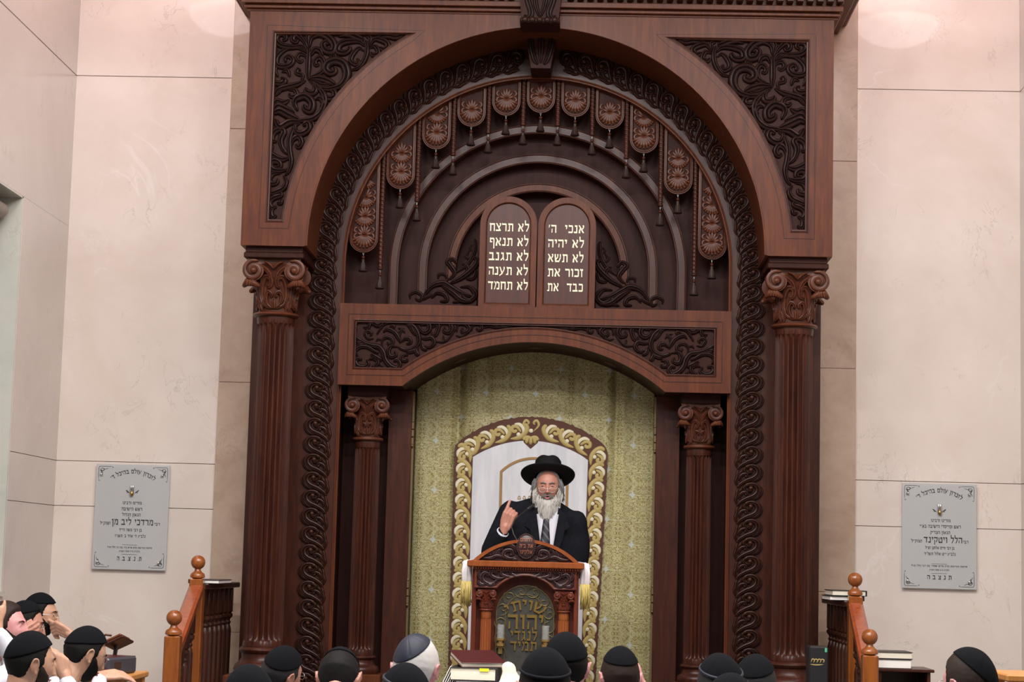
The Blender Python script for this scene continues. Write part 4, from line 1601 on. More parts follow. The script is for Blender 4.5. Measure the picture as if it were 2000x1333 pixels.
# crest
hc, zap = .332, 1.795
cr = arch3((LC - hc, z_c1), (LC + hc, z_c1), zap, 32)
cri = arch3((LC - hc + .035, z_c1 + .002), (LC + hc - .035, z_c1 + .002), zap - .020, 32)
mb = MB(); mb.plate([cr + list(reversed(cri))], YLE - .012, YLE + .035)
LP('crest_rim', M['lectern_edge'], mb)
mb = MB(); mb.plate([arch3((LC - hc + .02, z_c1), (LC + hc - .02, z_c1), zap - .010, 32)], YLE + .008, YLE + .03)
cp = LP('crest_panel', M['lectern_carved'], mb)
fm = flatmap(YLE + .008)
for s in (-1, 1):
    mb = MB()
    X = lambda a: LC + s * a
    stroke(mb, [(X(.06), 1.685), (X(.10), 1.675), (X(.14), 1.69), (X(.13), 1.72), (X(.095), 1.725), (X(.085), 1.70), (X(.105), 1.695)], 0.0162, 0.0184, fm)
    stroke(mb, [(X(.06), 1.70), (X(.075), 1.745), (X(.12), 1.76), (X(.155), 1.745), (X(.15), 1.72)], 0.0162, 0.0161, fm)
    stroke(mb, [(X(.13), 1.675), (X(.18), 1.69), (X(.22), 1.675), (X(.27), 1.672)], 0.0135, 0.0161, fm)
    for q in range(6):
        stroke(mb, [(X(.165 + q * .018), 1.682), (X(.175 + q * .018), 1.715 - q * .003), (X(.155 + q * .02), 1.738 - q * .010)], 0.0121, 0.0138, fm, k=3)
    stroke(mb, [(X(.24), 1.69), (X(.265), 1.695), (X(.272), 1.68), (X(.258), 1.677)], 0.0108, 0.0126, fm)
    stroke(mb, [(X(.05), 1.665), (X(.07), 1.67), (X(.09), 1.665)], 0.0121, 0.0138, fm)
    LP('crest_carving', M['lectern_carved'], mb, cp, True, 50)
# rope bead under the rim
mb = MB()
for p in resample(arch3((LC - hc + .045, z_c1 + .004), (LC + hc - .045, z_c1 + .004), zap - .028, 32), 60): mb.ball((p[0], YLE + .006, p[1]), .0055, 6, 5)
LP('bead_row', M['lectern_carved'], mb, cp, True)
# oval medallion
ms = (.058, .022, .076)
mz = 1.752
mb = MB(); mb.ball((LC, YLE - .004, mz), ms, 28, 18)
for q in range(40):
    a = 2 * PI * q / 40
    mb.ball((LC + .0575 * math.cos(a), YLE - .008, mz + .0755 * math.sin(a)), .006, 6, 5)
md = LP('medallion', M['lectern_carved'], mb, None, True, 60)
mb = MB()
for s_, z_, w_ in (('לרומם', 1.782, .075), ('את בית', 1.744, .085), ('אלקינו', 1.706, .078)):
    t = MB(); hebrew(t, s_, LC, z_, .021, 0, .004, width=w_)
    for p in range(len(t.v)):
        x_, y_, zz_ = t.v[p]
        k = max(0, 1 - ((x_ - LC) / .058) ** 2 - ((zz_ - mz) / .076) ** 2)
        t.v[p] = (x_, y_ + YLE - .004 - .022 * math.sqrt(k) , zz_)
    mb.join(t)
LP('lettering', flat('medallion_letters', (.30, .11, .06), .4), mb, md)
# frieze board with arched underside
fz0, fz1, fx = Lz(1151), 1.606, .318
fa = .178
fr = arch3((LC - fa, fz0), (LC + fa, fz0), Lz(1126) + .002, 24)
mb = MB(); mb.plate([[(LC - fx, fz0)] + fr + [(LC + fx, fz0), (LC + fx, fz1), (LC - fx, fz1)]], YLE + .012, YLE + .12)
LP('frieze', M['lectern_carved'], mb)
mb = MB()
pth = [(LC - fx, fz0)] + fr + [(LC + fx, fz0), (LC + fx, fz1), (LC - fx, fz1)]
mb.sweep(pth, [(-.002, -.02), (-.002, .008), (.004, .012), (.012, .010), (.015, 0)], YLE + .012, True)
LP('frieze_moulding', M['lectern'], mb, None, True, 40)
fm = flatmap(YLE + .012)
for s in (-1, 1):
    mb = MB()
    X = lambda a: LC + s * a
    stroke(mb, [(X(.02), 1.578), (X(.05), 1.566), (X(.09), 1.580), (X(.085), 1.596), (X(.065), 1.592)], 0.0124, 0.0132, fm)
    stroke(mb, [(X(.06), 1.566), (X(.11), 1.560), (X(.15), 1.575), (X(.145), 1.592), (X(.125), 1.588)], 0.0139, 0.0144, fm)
    stroke(mb, [(X(.12), 1.556), (X(.17), 1.548), (X(.215), 1.565), (X(.215), 1.59), (X(.19), 1.592), (X(.185), 1.575)], 0.0155, 0.0168, fm)
    stroke(mb, [(X(.17), 1.545), (X(.21), 1.515), (X(.25), 1.52), (X(.275), 1.55), (X(.26), 1.58), (X(.235), 1.575), (X(.24), 1.556)], 0.0170, 0.0168, fm)
    stroke(mb, [(X(.205), 1.53), (X(.20), 1.512), (X(.22), 1.505), (X(.235), 1.515), (X(.225), 1.525)], 0.0155, 0.0156, fm)
    stroke(mb, [(X(.23), 1.515), (X(.262), 1.506), (X(.285), 1.515), (X(.288), 1.535)], 0.0155, 0.0156, fm)
    stroke(mb, [(X(.25), 1.53), (X(.285), 1.55), (X(.295), 1.58), (X(.275), 1.595)], 0.0139, 0.0144, fm)
    stroke(mb, [(X(.265), 1.508), (X(.285), 1.502), (X(.297), 1.506)], 0.0139, 0.0132, fm)
    stroke(mb, [(X(.16), 1.565), (X(.175), 1.545), (X(.185), 1.525)], 0.0109, 0.0120, fm)
    LP('frieze_carving', M['lectern_carved'], mb, None, True, 50)
# pair of small columns
for s in (-1, 1):
    xx = LC + s * .243
    root = bpy.data.objects.new('column', None); COL.objects.link(root); root.parent = lec
    root.location = (xx - lec.location.x, 12.26 - lec.location.y, .1)
    LP('shaft', M['lectern_edge'], fluted(xx, 12.262, PZ + .2, 1.345, .036, .033, 14, .14), root, True, 40)
    mb = MB(); mb.lathe([(.034, 0), (.044, .003), (.046, .009), (.040, .014)], (xx, 12.262, 1.343), 20); LP('neck_ring', M['lectern'], mb, root, True)
    b, l = capital(xx, 12.262, 1.354, 1.478, .038, .064)
    cb = LP('capital', M['lectern'], b, root, True, 40); LP('capital_leaves', M['lectern'], l, cb, True, 50)
    mb = MB(); mb.lathe([(.036, 0), (.046, -.02), (.05, -.05), (.06, -.06), (.06, -.1)], (xx, 12.262, PZ + .2), 20); LP('base_moulding', M['lectern'], mb, root, True, 50)
# bronze plate
px0, px1, pz0, pzt = LC - .183, LC + .186, PZ + .16, 1.512
rr = (px1 - px0) / 2; pc = (px0 + px1) / 2
arched = lambda r, zb: [(pc - r, zb)] + arc(pc, pzt - rr, r, 180, 0, 36) + [(pc + r, zb)]
mb = MB(); mb.plate([arched(rr, pz0)], 12.275, 12.31)
pl = LP('bronze_plate', M['plaque_bronze'], mb)
mb = MB()
for r in (rr - .004, rr - .060):
    mb.sweep(list(reversed(arched(r, pz0 + .01))), [(-.004, 0), (-.002, .005), (.002, .005), (.004, 0)], 12.275)
fm = flatmap(12.275)
rm = rr - .032
pathb = resample(arched(rm, pz0 + .02), 250)
step = 14
for i in range(0, 250 - step, step):
    if i % (2 * step) == 0: sg = 1
    else: sg = -1
    P0, P1 = Vector(pathb[i]), Vector(pathb[i + step])
    d = P1 - P0; nn = Vector((-d.y, d.x)) * sg
    Q = lambda a, b: tuple(P0 + d * a + nn * b)
    stroke(mb, [Q(0, .25), Q(.35, .40), Q(.75, .30), Q(.92, -.02), Q(.72, -.28), Q(.45, -.15), Q(.55, .06), Q(.68, .0)], .0048, .007, fm, k=4)
    stroke(mb, [Q(.05, .1), Q(.2, -.25), Q(.45, -.42), Q(.7, -.45)], .004, .006, fm, k=4)
LP('relief_border', M['bronze_rim'], mb, pl, True, 50)
mb = MB()
def bend(cz, r):
    def f(x_, z_):
        t = (x_ - pc) / r
        q = r + (z_ - cz)
        return (pc + q * math.sin(t), cz - r + q * math.cos(t))
    return f
zt_ = at(1026, 1188, YLE + .07)[1]
hebrew(mb, 'שויתי', pc, zt_ - .012, .062, 12.275, .010, width=.215, fmap=bend(zt_ - .012, .17))
LP('lettering', M['bronze_letter'], mb, pl); mb = MB()
hebrew(mb, 'יהוה', pc + .004, at(1026, 1230, 12.27)[1], .090, 12.275, .012, width=.225)
LP('lettering', M['bronze_letter'], mb, pl); mb = MB()
hebrew(mb, 'לנגדי', pc - .006, at(1026, 1252, 12.27)[1], .058, 12.275, .010, width=.165)
LP('lettering', M['bronze_letter'], mb, pl); mb = MB()
hebrew(mb, 'תמיד', pc - .006, at(1026, 1272, 12.27)[1], .056, 12.275, .010, width=.165)
LP('lettering', M['bronze_letter'], mb, pl); mb = MB()

# little glass lamps either side of the plate
for s, px_ in ((-1, 977), (1, 1065)):
    x_ = at(px_, 1250, 12.2)[0]
    mb = MB(); mb.lathe([(.012, 1.125), (.028, 1.13), (.028, 1.145), (.016, 1.15), (.016, 1.16), (.030, 1.165), (.030, 1.175), (.022, 1.178)], (x_, 12.235, 0), 20)
    lb = LP('lamp_base', M['brass'], mb, None, True, 40)
    mb = MB(); mb.lathe([(.023, 1.175), (.023, 1.262), (.0215, 1.262), (.0215, 1.178)], (x_, 12.235, 0), 20)
    LP('glass_tube', M['glass'], mb, lb, True, 40)
    mb = MB(); mb.box(x_ - .012, 12.25, 1.08, x_ + .012, 12.28, 1.13); LP('lamp_bracket', M['brass'], mb, lb)
# sloping desk top behind the crest
mb = MB(); m_ = Matrix.Translation((LC, 12.46, 1.60)) @ Matrix.Rotation(math.radians(-8), 4, 'X'); mb.bbox(-.34, -.22, 0, .34, .22, .02, .004, m_)
# white cloth over the desk, fringe hanging at both sides
cl = thing('lectern_cloth', 'white cloth with gold fringe hanging over both sides of the lectern', 'cloth', (LC, 12.45, 1.66))
mb = MB()
for s in (-1, 1):
    prof_ = []
    n = 16
    vs, fs = [], []
    for i in range(n + 1):
        y = 12.28 + .36 * i / n
        wv = .006 * math.sin(i * 1.9)
        for q, (dx, z) in enumerate(((.342, z_c1 + .004), (.374, z_c1 + .002), (.380, 1.60), (.372 + wv, 1.54), (.366 + wv, 1.50))):
            vs.append((LC + s * dx, y, z))
    for i in range(n):
        for q in range(4): fs.append((i * 5 + q, i * 5 + q + 1, i * 5 + q + 6, i * 5 + q + 5))
    mb.add(vs, fs)
mb.box(LC - .345, 12.28, z_c1 + .002, LC + .345, 12.64, z_c1 + .006)
for s in (-1, 1):    # bunched folds at the front edge
    for q, (dx, r) in enumerate(((.352, .016), (.372, .019), (.388, .013))):
        mb.tube([(LC + s * dx, 12.285, z_c1 - .012), (LC + s * (dx + .004), 12.275, 1.59), (LC + s * (dx + .002), 12.28, 1.515 + .006 * q)], [r * .8, r * 1.1, r], 12)
A('cloth', M['satin'], mb, cl, True, mods=[('SOLIDIFY', {'thickness': .004})])
for s in (-1, 1):
    mb = MB()
    for i in range(60):
        y = 12.28 + .36 * i / 59
        wv = .006 * math.sin(i * 16 / 59 * 1.9)
        a = LC + s * (.368 + wv)
        mb.tube([(a, y, 1.515), (a + s * random.uniform(0, .010), y + random.uniform(-.006, .006), 1.46), (a + s * random.uniform(-.004, .012), y + random.uniform(-.01, .01), 1.395 + random.uniform(-.015, .012))], [.0045, .0036, .0028], 5, False)
    for i in range(46):
        a = LC + s * (.342 + .058 * i / 45)
        y = 12.262 + .012 * math.sin(i * 2.1)
        mb.tube([(a, y, 1.525), (a + s * random.uniform(-.004, .010), y - random.uniform(0, .01), 1.46), (a + s * random.uniform(-.01, .012), y, 1.385 + random.uniform(-.02, .012))], [.0034, .0028, .0018], 5, False)
    A('fringe', M['fringe'], mb, cl, True)
# gooseneck microphone
mic = thing('microphone', 'thin black gooseneck microphone rising from the lectern to the speaker\'s beard', 'microphone', (LC - .02, 12.5, z_c1 + .006))
pts = [at(1012, 1060, 12.45), at(1003, 1044, 12.46), at(999, 1030, 12.48), at(1005, 1016, 12.52), at(1020, 1003, 12.56), at(1033, 993, 12.60)]
P3 = [(p[0], y, p[1]) for p, y in zip(pts, (12.45, 12.46, 12.48, 12.52, 12.56, 12.60))]
P3 = [(P3[0][0] + .01, 12.45, z_c1 + .01)] + P3
mb = MB(); mb.lathe([(.03, 0), (.028, .012), (.012, .018), (.008, .04)], (P3[0][0], 12.45, z_c1 + .006), 18); A('base', M['mic'], mb, mic, True, 40)
mb = MB(); mb.tube([tuple(v) for v in catmull(P3, 4)] if False else P3, .004, 8); A('gooseneck', M['mic'], mb, mic, True)
mb = MB(); a, b = Vector(P3[-1]), Vector(P3[-2]); d = (a - b).normalized(); mb.tube([a - d * .01, a + d * .01, a + d * .045], [.007, .010, .010], 12); A('capsule', M['mic'], mb, mic, True)
# ------------------------------------------------------------ memorial plates on the side walls
def corner(mb, x, z, sx, sz, y):
    fm = flatmap(y)
    f = lambda a, b: (x + sx * a, z + sz * b)
    w = .0016
    stroke(mb, [f(.10, .0), f(.05, 0), f(.012, 0), f(.004, -.004), f(0, -.02), f(0, -.10)], w, .0012, fm, (1, 1), 3, PROF_S)
    stroke(mb, [f(.10, 0), f(.105, -.006), f(.098, -.009)], w, .0012, fm, (1, 1), 3, PROF_S)
    stroke(mb, [f(0, -.10), f(.006, -.105), f(.009, -.098)], w, .0012, fm, (1, 1), 3, PROF_S)
    stroke(mb, [f(.07, -.012), f(.045, -.02), f(.025, -.012), f(.012, -.025), f(.02, -.045), f(.010, -.07)], w, .0012, fm, (1, 1), 4, PROF_S)
    stroke(mb, [f(.012, -.025), f(.03, -.032), f(.04, -.022), f(.03, -.014)], w * 1.6, .0012, fm, (1, 1), 4, PROF_S)
    stroke(mb, [f(.014, -.03), f(.028, -.045), f(.02, -.055)], w * 1.6, .0012, fm, (1, 1), 4, PROF_S)


def plaque(x0, x1, z0, z1, label, lines, arcs):
    yq = WY - .032
    t = thing('memorial_plaque', label, 'plaque', ((x0 + x1) / 2, yq, z0), 'memorial plates on the back wall')
    mb = MB(); mb.bbox(x0, yq, z0, x1, yq + .008, z1, .002)
    A('glass_plate', M['pane'], mb, t)
    c = (x0 + x1) / 2; hh = z1 - z0
    mb = MB()
    for px_, pz_ in ((.075, .90), (.90, .90), (.075, .07), (.90, .07)):
        mb.tube([(x0 + (x1 - x0) * px_, yq - .006, z0 + hh * pz_), (x0 + (x1 - x0) * px_, WY, z0 + hh * pz_)], .0115, 14)
    A('standoff', M['chrome'], mb, t, True, 40)
    mb = MB()
    for sx, ax in ((1, x0 + .018), (-1, x1 - .018)):
        for sz, az in ((1, z1 - .018), (-1, z0 + .018)): corner(mb, ax, az, sx, sz, yq)
    A('corner_ornament', M['ink'], mb, t)
    mb = MB()
    def bend(cz, r):
        return lambda x_, z_: (c + (r + z_ - cz) * math.sin((x_ - c) / r), cz - r + (r + z_ - cz) * math.cos((x_ - c) / r))
    hebrew(mb, arcs, c, z0 + hh * .915, .027, yq, .0012, width=.325, fmap=bend(z0 + hh * .915, .25))
    for s_, zf, h_, w_, xo_ in lines:
        hebrew(mb, s_, c + xo_, z0 + hh * zf, h_, yq, .0012, width=w_)
    for zf in (.235, .145): mb.box(c - .055, yq - .001, z0 + hh * zf, c + .055, yq, z0 + hh * zf + .002)
    A('lettering', M['ink'], mb, t)
    # small brass lamp in the middle of the plate
    zl = z0 + hh * .73
    mb = MB(); mb.lathe([(.006, -.022), (.013, -.014), (.015, -.004), (.012, .006), (.008, .010)], (c, yq - .014, zl), 16)
    mb.box(c - .008, yq - .012, zl, c + .008, yq, zl + .04)
    lo_ = A('lamp', M['brass'], mb, t, True, 40)
    mb = MB()
    for dx in (-.0075, .0075): mb.tube([(c + dx, yq - .014, zl + .010), (c + dx, yq - .014, zl + .048)], .0072, 12)
    A('lamp_tablets', M['chrome'], mb, lo_, True, 40)
    mb = MB()
    for s in (-1, 1):
        for q in range(3): stroke(mb, [(c + s * .018, zl - .002), (c + s * (.03 + q * .006), zl + .004 + q * .006), (c + s * (.04 + q * .004), zl - .002 + q * .010)], .003, .001, flatmap(yq), k=3, prof=PROF_S)
    A('spray', M['ink'], mb, t)


plaque(-3.170, -2.631, 1.524, 2.284, 'grey glass memorial plate nearest the window, beside the ark', [
    ('מורינו ורבינו', .622, .0185, .138, .003), ('ראש הישיבה', .562, .021, .150, .003), ('הגאון הגדול', .508, .020, .134, .001), ('מרדכי ליב מן', .425, .040, .300, .012), ('רבי', .425, .019, .040, .192), ('זצוק״ל', .425, .019, .076, -.186),
    ('בן רבי משה הי״ד', .366, .018, .165, 0), ('נלב״ע ד׳ אדר ב׳ תשנ״ז', .308, .018, .222, 0), ('תרומת הנדיבות מרת מרים ב״ר בת רבי הלל זצ״ל', .203, .011, .325, 0), ('נלב״ע כ״ד תמוז תש״ע', .169, .010, .150, 0), ('ת. נ. צ. ב. ה', .087, .028, .178, 0)], 'לזכרון עולם בהיכל ד׳')
plaque(2.640, 3.168, 1.542, 2.290, 'grey glass memorial plate on the wall away from the window', [
    ('מורינו ורבינו', .635, .0185, .138, .010), ('ראש ומייסדי הישיבה בא״י', .576, .021, .290, .006), ('הגאון הצדיק', .520, .020, .140, .006), ('הלל ויטקינד', .436, .040, .272, .026), ('רבי', .436, .019, .036, .187), ('זצוק״ל', .436, .019, .078, -.160),
    ('בן רבי חיים אלחנן זצ״ל', .375, .018, .205, .004), ('נלב״ע י״ט אלול תשל״ד', .318, .018, .222, .004), ('תרומת הנדיבות מרת מרים שתחי׳ בת רבי הלל זצ״ל', .208, .011, .395, 0), ('נלב״ע כ״ב תמוז תש״ע', .172, .010, .138, 0), ('ת נ צ ב ה', .090, .028, .172, 0)], 'לזכרון עולם בהיכל ד׳')

# ------------------------------------------------------------ stair railings with ball-topped newels
def newel(mb_post, mb_fin, x, y, z0, z1, hw, rball):
    mb_post.bbox(x - hw, y - hw, z0, x + hw, y + hw, z1, .008)
    k = rball / .046
    mb_fin.lathe([(hw * .6, 0), (hw * 1.05, .006), (hw * 1.08, .018), (hw * .95, .032), (hw * .62, .042), (hw * .45, .052), (hw * .42, .062)], (x, y, z1), 24)
    mb_fin.ball((x, y, z1 + .060 + rball * .93), rball, 24, 16)


def baluster(x, y, z0, z1, zring):
    mb = MB()
    mb.lathe([(.030, z0), (.030, z0 + .02), (.024, z0 + .05), (.027, zring - .10), (.022, zring - .075), (.016, zring - .06), (.024, zring - .045), (.016, zring - .032), (.020, zring - .02), (.034, zring - .005), (.034, zring + .012), (.020, zring + .025)], (x, y, 0), 14)
    mb.bbox(x - .030, y - .030, zring + .022, x + .030, y + .030, z1, .006)
    return mb


def railing(s, name_label, yn=11.40, xn=2.02):
    t = thing('stair_railing', name_label, 'railing', (s * 2.06, 12.2, 0), 'stair railings beside the ark')
    xf, yf = s * 2.090, 12.40
    post, fin = MB(), MB()
    o = MB(); f = MB(); newel(o, f, xf, yf, PZ - .0, 1.495, .044, .046)
    p1 = A('newel_post', M['rail'], o, t); A('ball_finial', M['rail'], f, p1, True, 40)
    o = MB(); f = MB(); newel(o, f, s * xn, yn, .15, 1.172, .046, .0465)
    p2 = A('newel_post', M['rail'], o, t); A('ball_finial', M['rail'], f, p2, True, 40)
    # ring on the near post
    mb = MB(); mb.bbox(s * xn - .05, yn - .05, .86, s * xn + .05, yn + .05, .90, .01); A('collar', M['rail'], mb, p2)
    # sloping hand rail from the far to the near newel
    a, b = Vector((xf, yf - .03, 1.41)), Vector((s * xn, yn + .03, 1.08))
    mb = MB()
    hw, hh = .046, .028
    vs = []
    for p in (a, b):
        for dx, dz in ((-hw, -hh), (hw, -hh), (hw, hh * .6), (hw * .6, hh), (-hw * .6, hh), (-hw, hh * .6)): vs.append((p.x + dx, p.y, p.z + dz + .02))
    mb.add(vs, [tuple(range(6)), tuple(range(6, 12))] + [(i, (i + 1) % 6, 6 + (i + 1) % 6, 6 + i) for i in range(6)])
    A('hand_rail', M['railred'], mb, t)
    for q in (.25, .5, .75):
        p = b.lerp(a, q)
        zt_ = p.z - .005
        A('baluster', M['baluster'], baluster(p.x, p.y, .30 + .30 * q, zt_, zt_ - .19), t, True, 40)
    # level rail running back to the ark
    mb = MB(); mb.bbox(xf - .05, yf + .03, 1.425, xf + .05, 13.70, 1.462, .006)
    A('level_rail', M['baluster'], mb, t)
    for q in range(7):
        y = 12.55 + q * .165
        A('baluster', M['baluster'], baluster(xf, y, PZ, 1.428, 1.232), t, True, 40)
    return t


railing(-1, 'varnished wooden stair railing with two ball-topped newels on the window side of the ark')
railing(1, 'varnished wooden stair railing with two ball-topped newels on the side away from the window', xn=2.035)


# ------------------------------------------------------------ books and small things
def book(name, label, loc, size, cover, pages='page', rotz=0, tilt=0, group=None, sticker=None, spine=-1, tiltx=0):
    """closed book lying flat: size = (width across, depth, thickness); spine side -1 = low x, 1 = high x, 2 = far y"""
    w, d, h = size
    t = thing(name, label, 'book', loc, group)
    t.rotation_euler = (tiltx, tilt, rotz)
    c = .004
    mb = MB()
    mb.bbox(-w / 2, -d / 2, 0, w / 2, d / 2, c, .0015); mb.bbox(-w / 2, -d / 2, h - c, w / 2, d / 2, h, .0015)
    if spine == 2: mb.bbox(-w / 2, d / 2 - c, 0, w / 2, d / 2 + .004, h, .0015)
    else: mb.bbox(spine * w / 2 - .004, -d / 2, 0, spine * w / 2 + .004, d / 2, h, .0015)
    mb.build('cover', M[cover], t, world=False)
    mb = MB(); i = .006
    mb.box(-w / 2 + i, -d / 2 + i, c, w / 2 - i, d / 2 - i, h - c); mb.build('page_block', M[pages], t, world=False)
    if sticker:
        mb = MB(); mb.box(*sticker); mb.build('sticker', M['yellow'], t, world=False)
    return t


rz = 1.462
book('book', 'thin black book with pale page edges lying on the window-side level rail', (-2.075, 12.78, rz), (.20, .46, .026), 'bookblack', 'whitepage', spine=-1)
b2 = book('book', 'lower of two black books on the level rail beside the far newel', (2.06, 12.78, rz), (.22, .42, .030), 'bookblack', 'whitepage', spine=1)
book('book', 'upper of two black books on the level rail beside the far newel', (2.075, 12.76, rz + .0305), (.22, .40, .036), 'bookblack', 'page', spine=1)
# the level rail ends short of the column: a reading ledge carries the books across to it
# bookcase beyond the near newel with two books on it
bc = thing('bookcase', 'low dark wooden bookcase beside the near newel carrying two books', 'bookcase', (2.32, 12.0, 0))
mb = MB(); mb.bbox(2.15, 11.82, 0, 2.17, 12.15, 1.06, .003); mb.bbox(2.44, 11.82, 0, 2.46, 12.15, 1.06, .003); mb.box(2.15, 12.13, 0, 2.46, 12.15, 1.06)
A('carcass', M['baluster'], mb, bc)
mb = MB(); mb.bbox(2.13, 11.80, 1.06, 2.48, 12.16, 1.078, .003); A('top', M['baluster'], mb, bc)
mb = MB(); mb.bbox(2.172, 11.83, .55, 2.438, 12.13, .57, .002); mb.bbox(2.172, 11.83, .08, 2.438, 12.13, .10, .002); A('shelf', M['baluster'], mb, bc)
book('book', 'lower of two black bound books on the low bookcase', (2.22, 11.96, 1.078), (.26, .28, .056), 'bookblack', 'whitepage', spine=-1)
book('book', 'upper of two black bound books on the low bookcase', (2.225, 11.96, 1.1345), (.26, .27, .042), 'bookblack', 'page', spine=-1)
# black case with a gold emblem beside the right-hand column
cs = thing('black_case', 'upright black case with gold emblem standing by the column base inside the railing', 'case', (1.857, 12.42, PZ))
mb = MB(); mb.bbox(1.795, 12.33, PZ, 1.918, 12.50, 1.178, .010); A('body', M['bookblack'], mb, cs)
mb = MB(); fm = flatmap(12.33)
for q in range(4): stroke(mb, [(1.808 + q * .02, 1.078 + .01 * (q % 2)), (1.816 + q * .02, 1.098), (1.830 + q * .02, 1.092), (1.824 + q * .02, 1.076)], .004, .003, fm, k=3, prof=PROF_S)
stroke(mb, [(1.802, 1.066), (1.84, 1.062), (1.885, 1.066)], .004, .003, fm, k=3, prof=PROF_S)
A('gold_emblem', M['appgold'], mb, cs)
mb = MB(); mb.bbox(1.893, 12.326, 1.142, 1.908, 12.33, 1.168, .001); A('green_light_mark', flat('green_light_mark', (.10, .45, .25), .3), mb, cs)  # greenish light on the case, painted as a flat green patch

# reading table in front of the lectern
tz = .962
tb = thing('reading_table', 'white-covered table in front of the lectern, loaded with books', 'table', (-.02, 10.5, 0))
mb = MB(); mb.bbox(-.46, 10.15, tz - .03, .46, 10.95, tz, .004); A('tabletop', M['desk'], mb, tb)
for sx in (-.42, .38):
    for sy in (10.19, 10.87):
        mb = MB(); mb.bbox(sx, sy, 0, sx + .04, sy + .04, tz - .03, .004); A('leg', M['desk'], mb, tb)
tc_ = thing('tablecloth', 'white cloth covering the table in front of the lectern', 'tablecloth', (-.02, 10.5, tz))
mb = MB(); mb.bbox(-.475, 10.135, tz + .001, .475, 10.965, tz + .005, .001)
for x0, y0, x1, y1 in ((-.478, 10.13, -.474, 10.97), (.474, 10.13, .478, 10.97), (-.478, 10.13, .478, 10.134)): mb.box(x0, y0, tz - .18, x1, y1, tz + .004)
A('cloth', M['whitepage'], mb, tc_)
tz += .0055
sx_, sy_ = at(925, 1318, 10.45)[0], 10.57
def zat(py, y): return at(930, py, y)[1]
h1, h2, h3 = .022, .045, .060
book('book', 'black book with bluish page edges at the bottom of the pile before the lectern', (sx_ + .015, sy_, tz), (.25, .31, .052), 'bookblack', 'whitepage', .10, group='pile of books on the table', spine=1)
book('book', 'thick black book with a yellow sticker in the pile before the lectern', (sx_ + .005, sy_, tz + .0525), (.25, .30, .066), 'bookblack', 'page', -.05, group='pile of books on the table', sticker=(.035, -.1505, .050, .085, -.149, .066), spine=1)
book('book', 'maroon leather book lying askew on top of the pile before the lectern', (sx_ + .012, sy_ + .01, tz + .1475), (.25, .24, .026), 'bookmaroon', 'page', .36, 0, 'pile of books on the table', spine=2, tiltx=.235)
book('book', 'slim black book propping up the back of the maroon one', (sx_ + .01, sy_ + .095, tz + .119), (.22, .10, .034), 'bookblack', 'page', .05, group='pile of books on the table', spine=2)
book('book', 'grey book lying on a white one beside the cream cloth', (at(1038, 1300, 10.55)[0], 10.62, tz + .060), (.20, .27, .030), 'bookgrey', 'whitepage', -.12, spine=1)
book('book', 'white paged book under the grey one on the table', (at(1038, 1300, 10.55)[0] + .005, 10.60, tz), (.21, .29, .060), 'bookgrey', 'whitepage', -.06, spine=1)
# crumpled cream cloth standing up between the books
cc = thing('cream_cloth', 'rounded cream coloured cloth bundle standing between the book piles', 'cloth', (at(990, 1320, 10.3)[0], 10.30, tz))
mb = MB()
cx_, cz_ = cc.location.x, tz
vs, fs = [], []
prof = [(.105, 0), (.095, .02), (.075, .045), (.055, .07), (.040, .10), (.036, .115), (.037, .135), (.030, .150), (.016, .160), (.002, .164)]
for i, (r, z) in enumerate(prof):
    for k in range(28):
        a = 2 * PI * k / 28
        rr_ = r * (1 + .16 * math.sin(3 * a + 1 + i * .35) * (1 - i / 10) + .05 * math.sin(7 * a + i))
        vs.append((cx_ + rr_ * math.cos(a) + .03 * (1 - z / .19), 10.30 + rr_ * .8 * math.sin(a), cz_ + z))
for i in range(len(prof) - 1):
    for k in range(28): fs.append((i * 28 + k, i * 28 + (k + 1) % 28, (i + 1) * 28 + (k + 1) % 28, (i + 1) * 28 + k))
fs.append(tuple(range(28))); fs.append(tuple(9 * 28 + k for k in range(28)))
mb.add(vs, fs)
A('bundle', M['cream_cloth'], mb, cc, True)
# open book lying nearest the seats
ob = thing('open_book', 'open book with white pages lying on the table before the pile', 'book', (at(905, 1328, 10.25)[0], 10.26, tz))
mb = MB()
vs, fs = [], []
n = 20
for i in range(n + 1):
    u = i / n * 2 - 1
    h = .008 + .030 * (abs(math.sin(PI * min(1, abs(u) * 1.05) * .5 + .0)) ** .5 - abs(u) ** 3 * .9) if abs(u) > .02 else .012
    for y in (-.12, .12): vs.append((u * .20, y, h + (0.010 if y > 0 else 0)))
for i in range(n): fs.append((i * 2, i * 2 + 2, i * 2 + 3, i * 2 + 1))
mb.add(vs, fs)
mb.build('pages', M['whitepage'], ob, True, world=False, mods=[('SOLIDIFY', {'thickness': .012})])
mb = MB(); mb.bbox(-.205, -.125, 0, .205, .125, .004, .001); mb.build('cover', M['bookblack'], ob, world=False)
# stack of white sheets at the end of the pile
ps = thing('paper_sheaf', 'white sheaf of papers leaning on the left of the book pile', 'papers', (at(872, 1310, 10.55)[0], 10.55, tz))
mb = MB()
for q in range(5):
    m_ = Matrix.Translation((ps.location.x - .028 + q * .012, 10.56, tz)) @ Matrix.Rotation(math.radians(24), 4, 'Y')
    mb.box(-.002, -.10, 0, .002, .10, .13 - q * .006, m_)
A('sheets', M['whitepage'], mb, ps)
# ------------------------------------------------------------ people
def smooth01(t):
    t = max(0, min(1, t)); return t * t * (3 - 2 * t)


def interp(tab, x):
    for (a, va), (b, vb) in zip(tab[:-1], tab[1:]):
        if x <= b: return va + (vb - va) * max(0, min(1, (x - a) / (b - a)))
    return tab[-1][1]


def gs(v, s): return math.exp(-(v / s) ** 2)


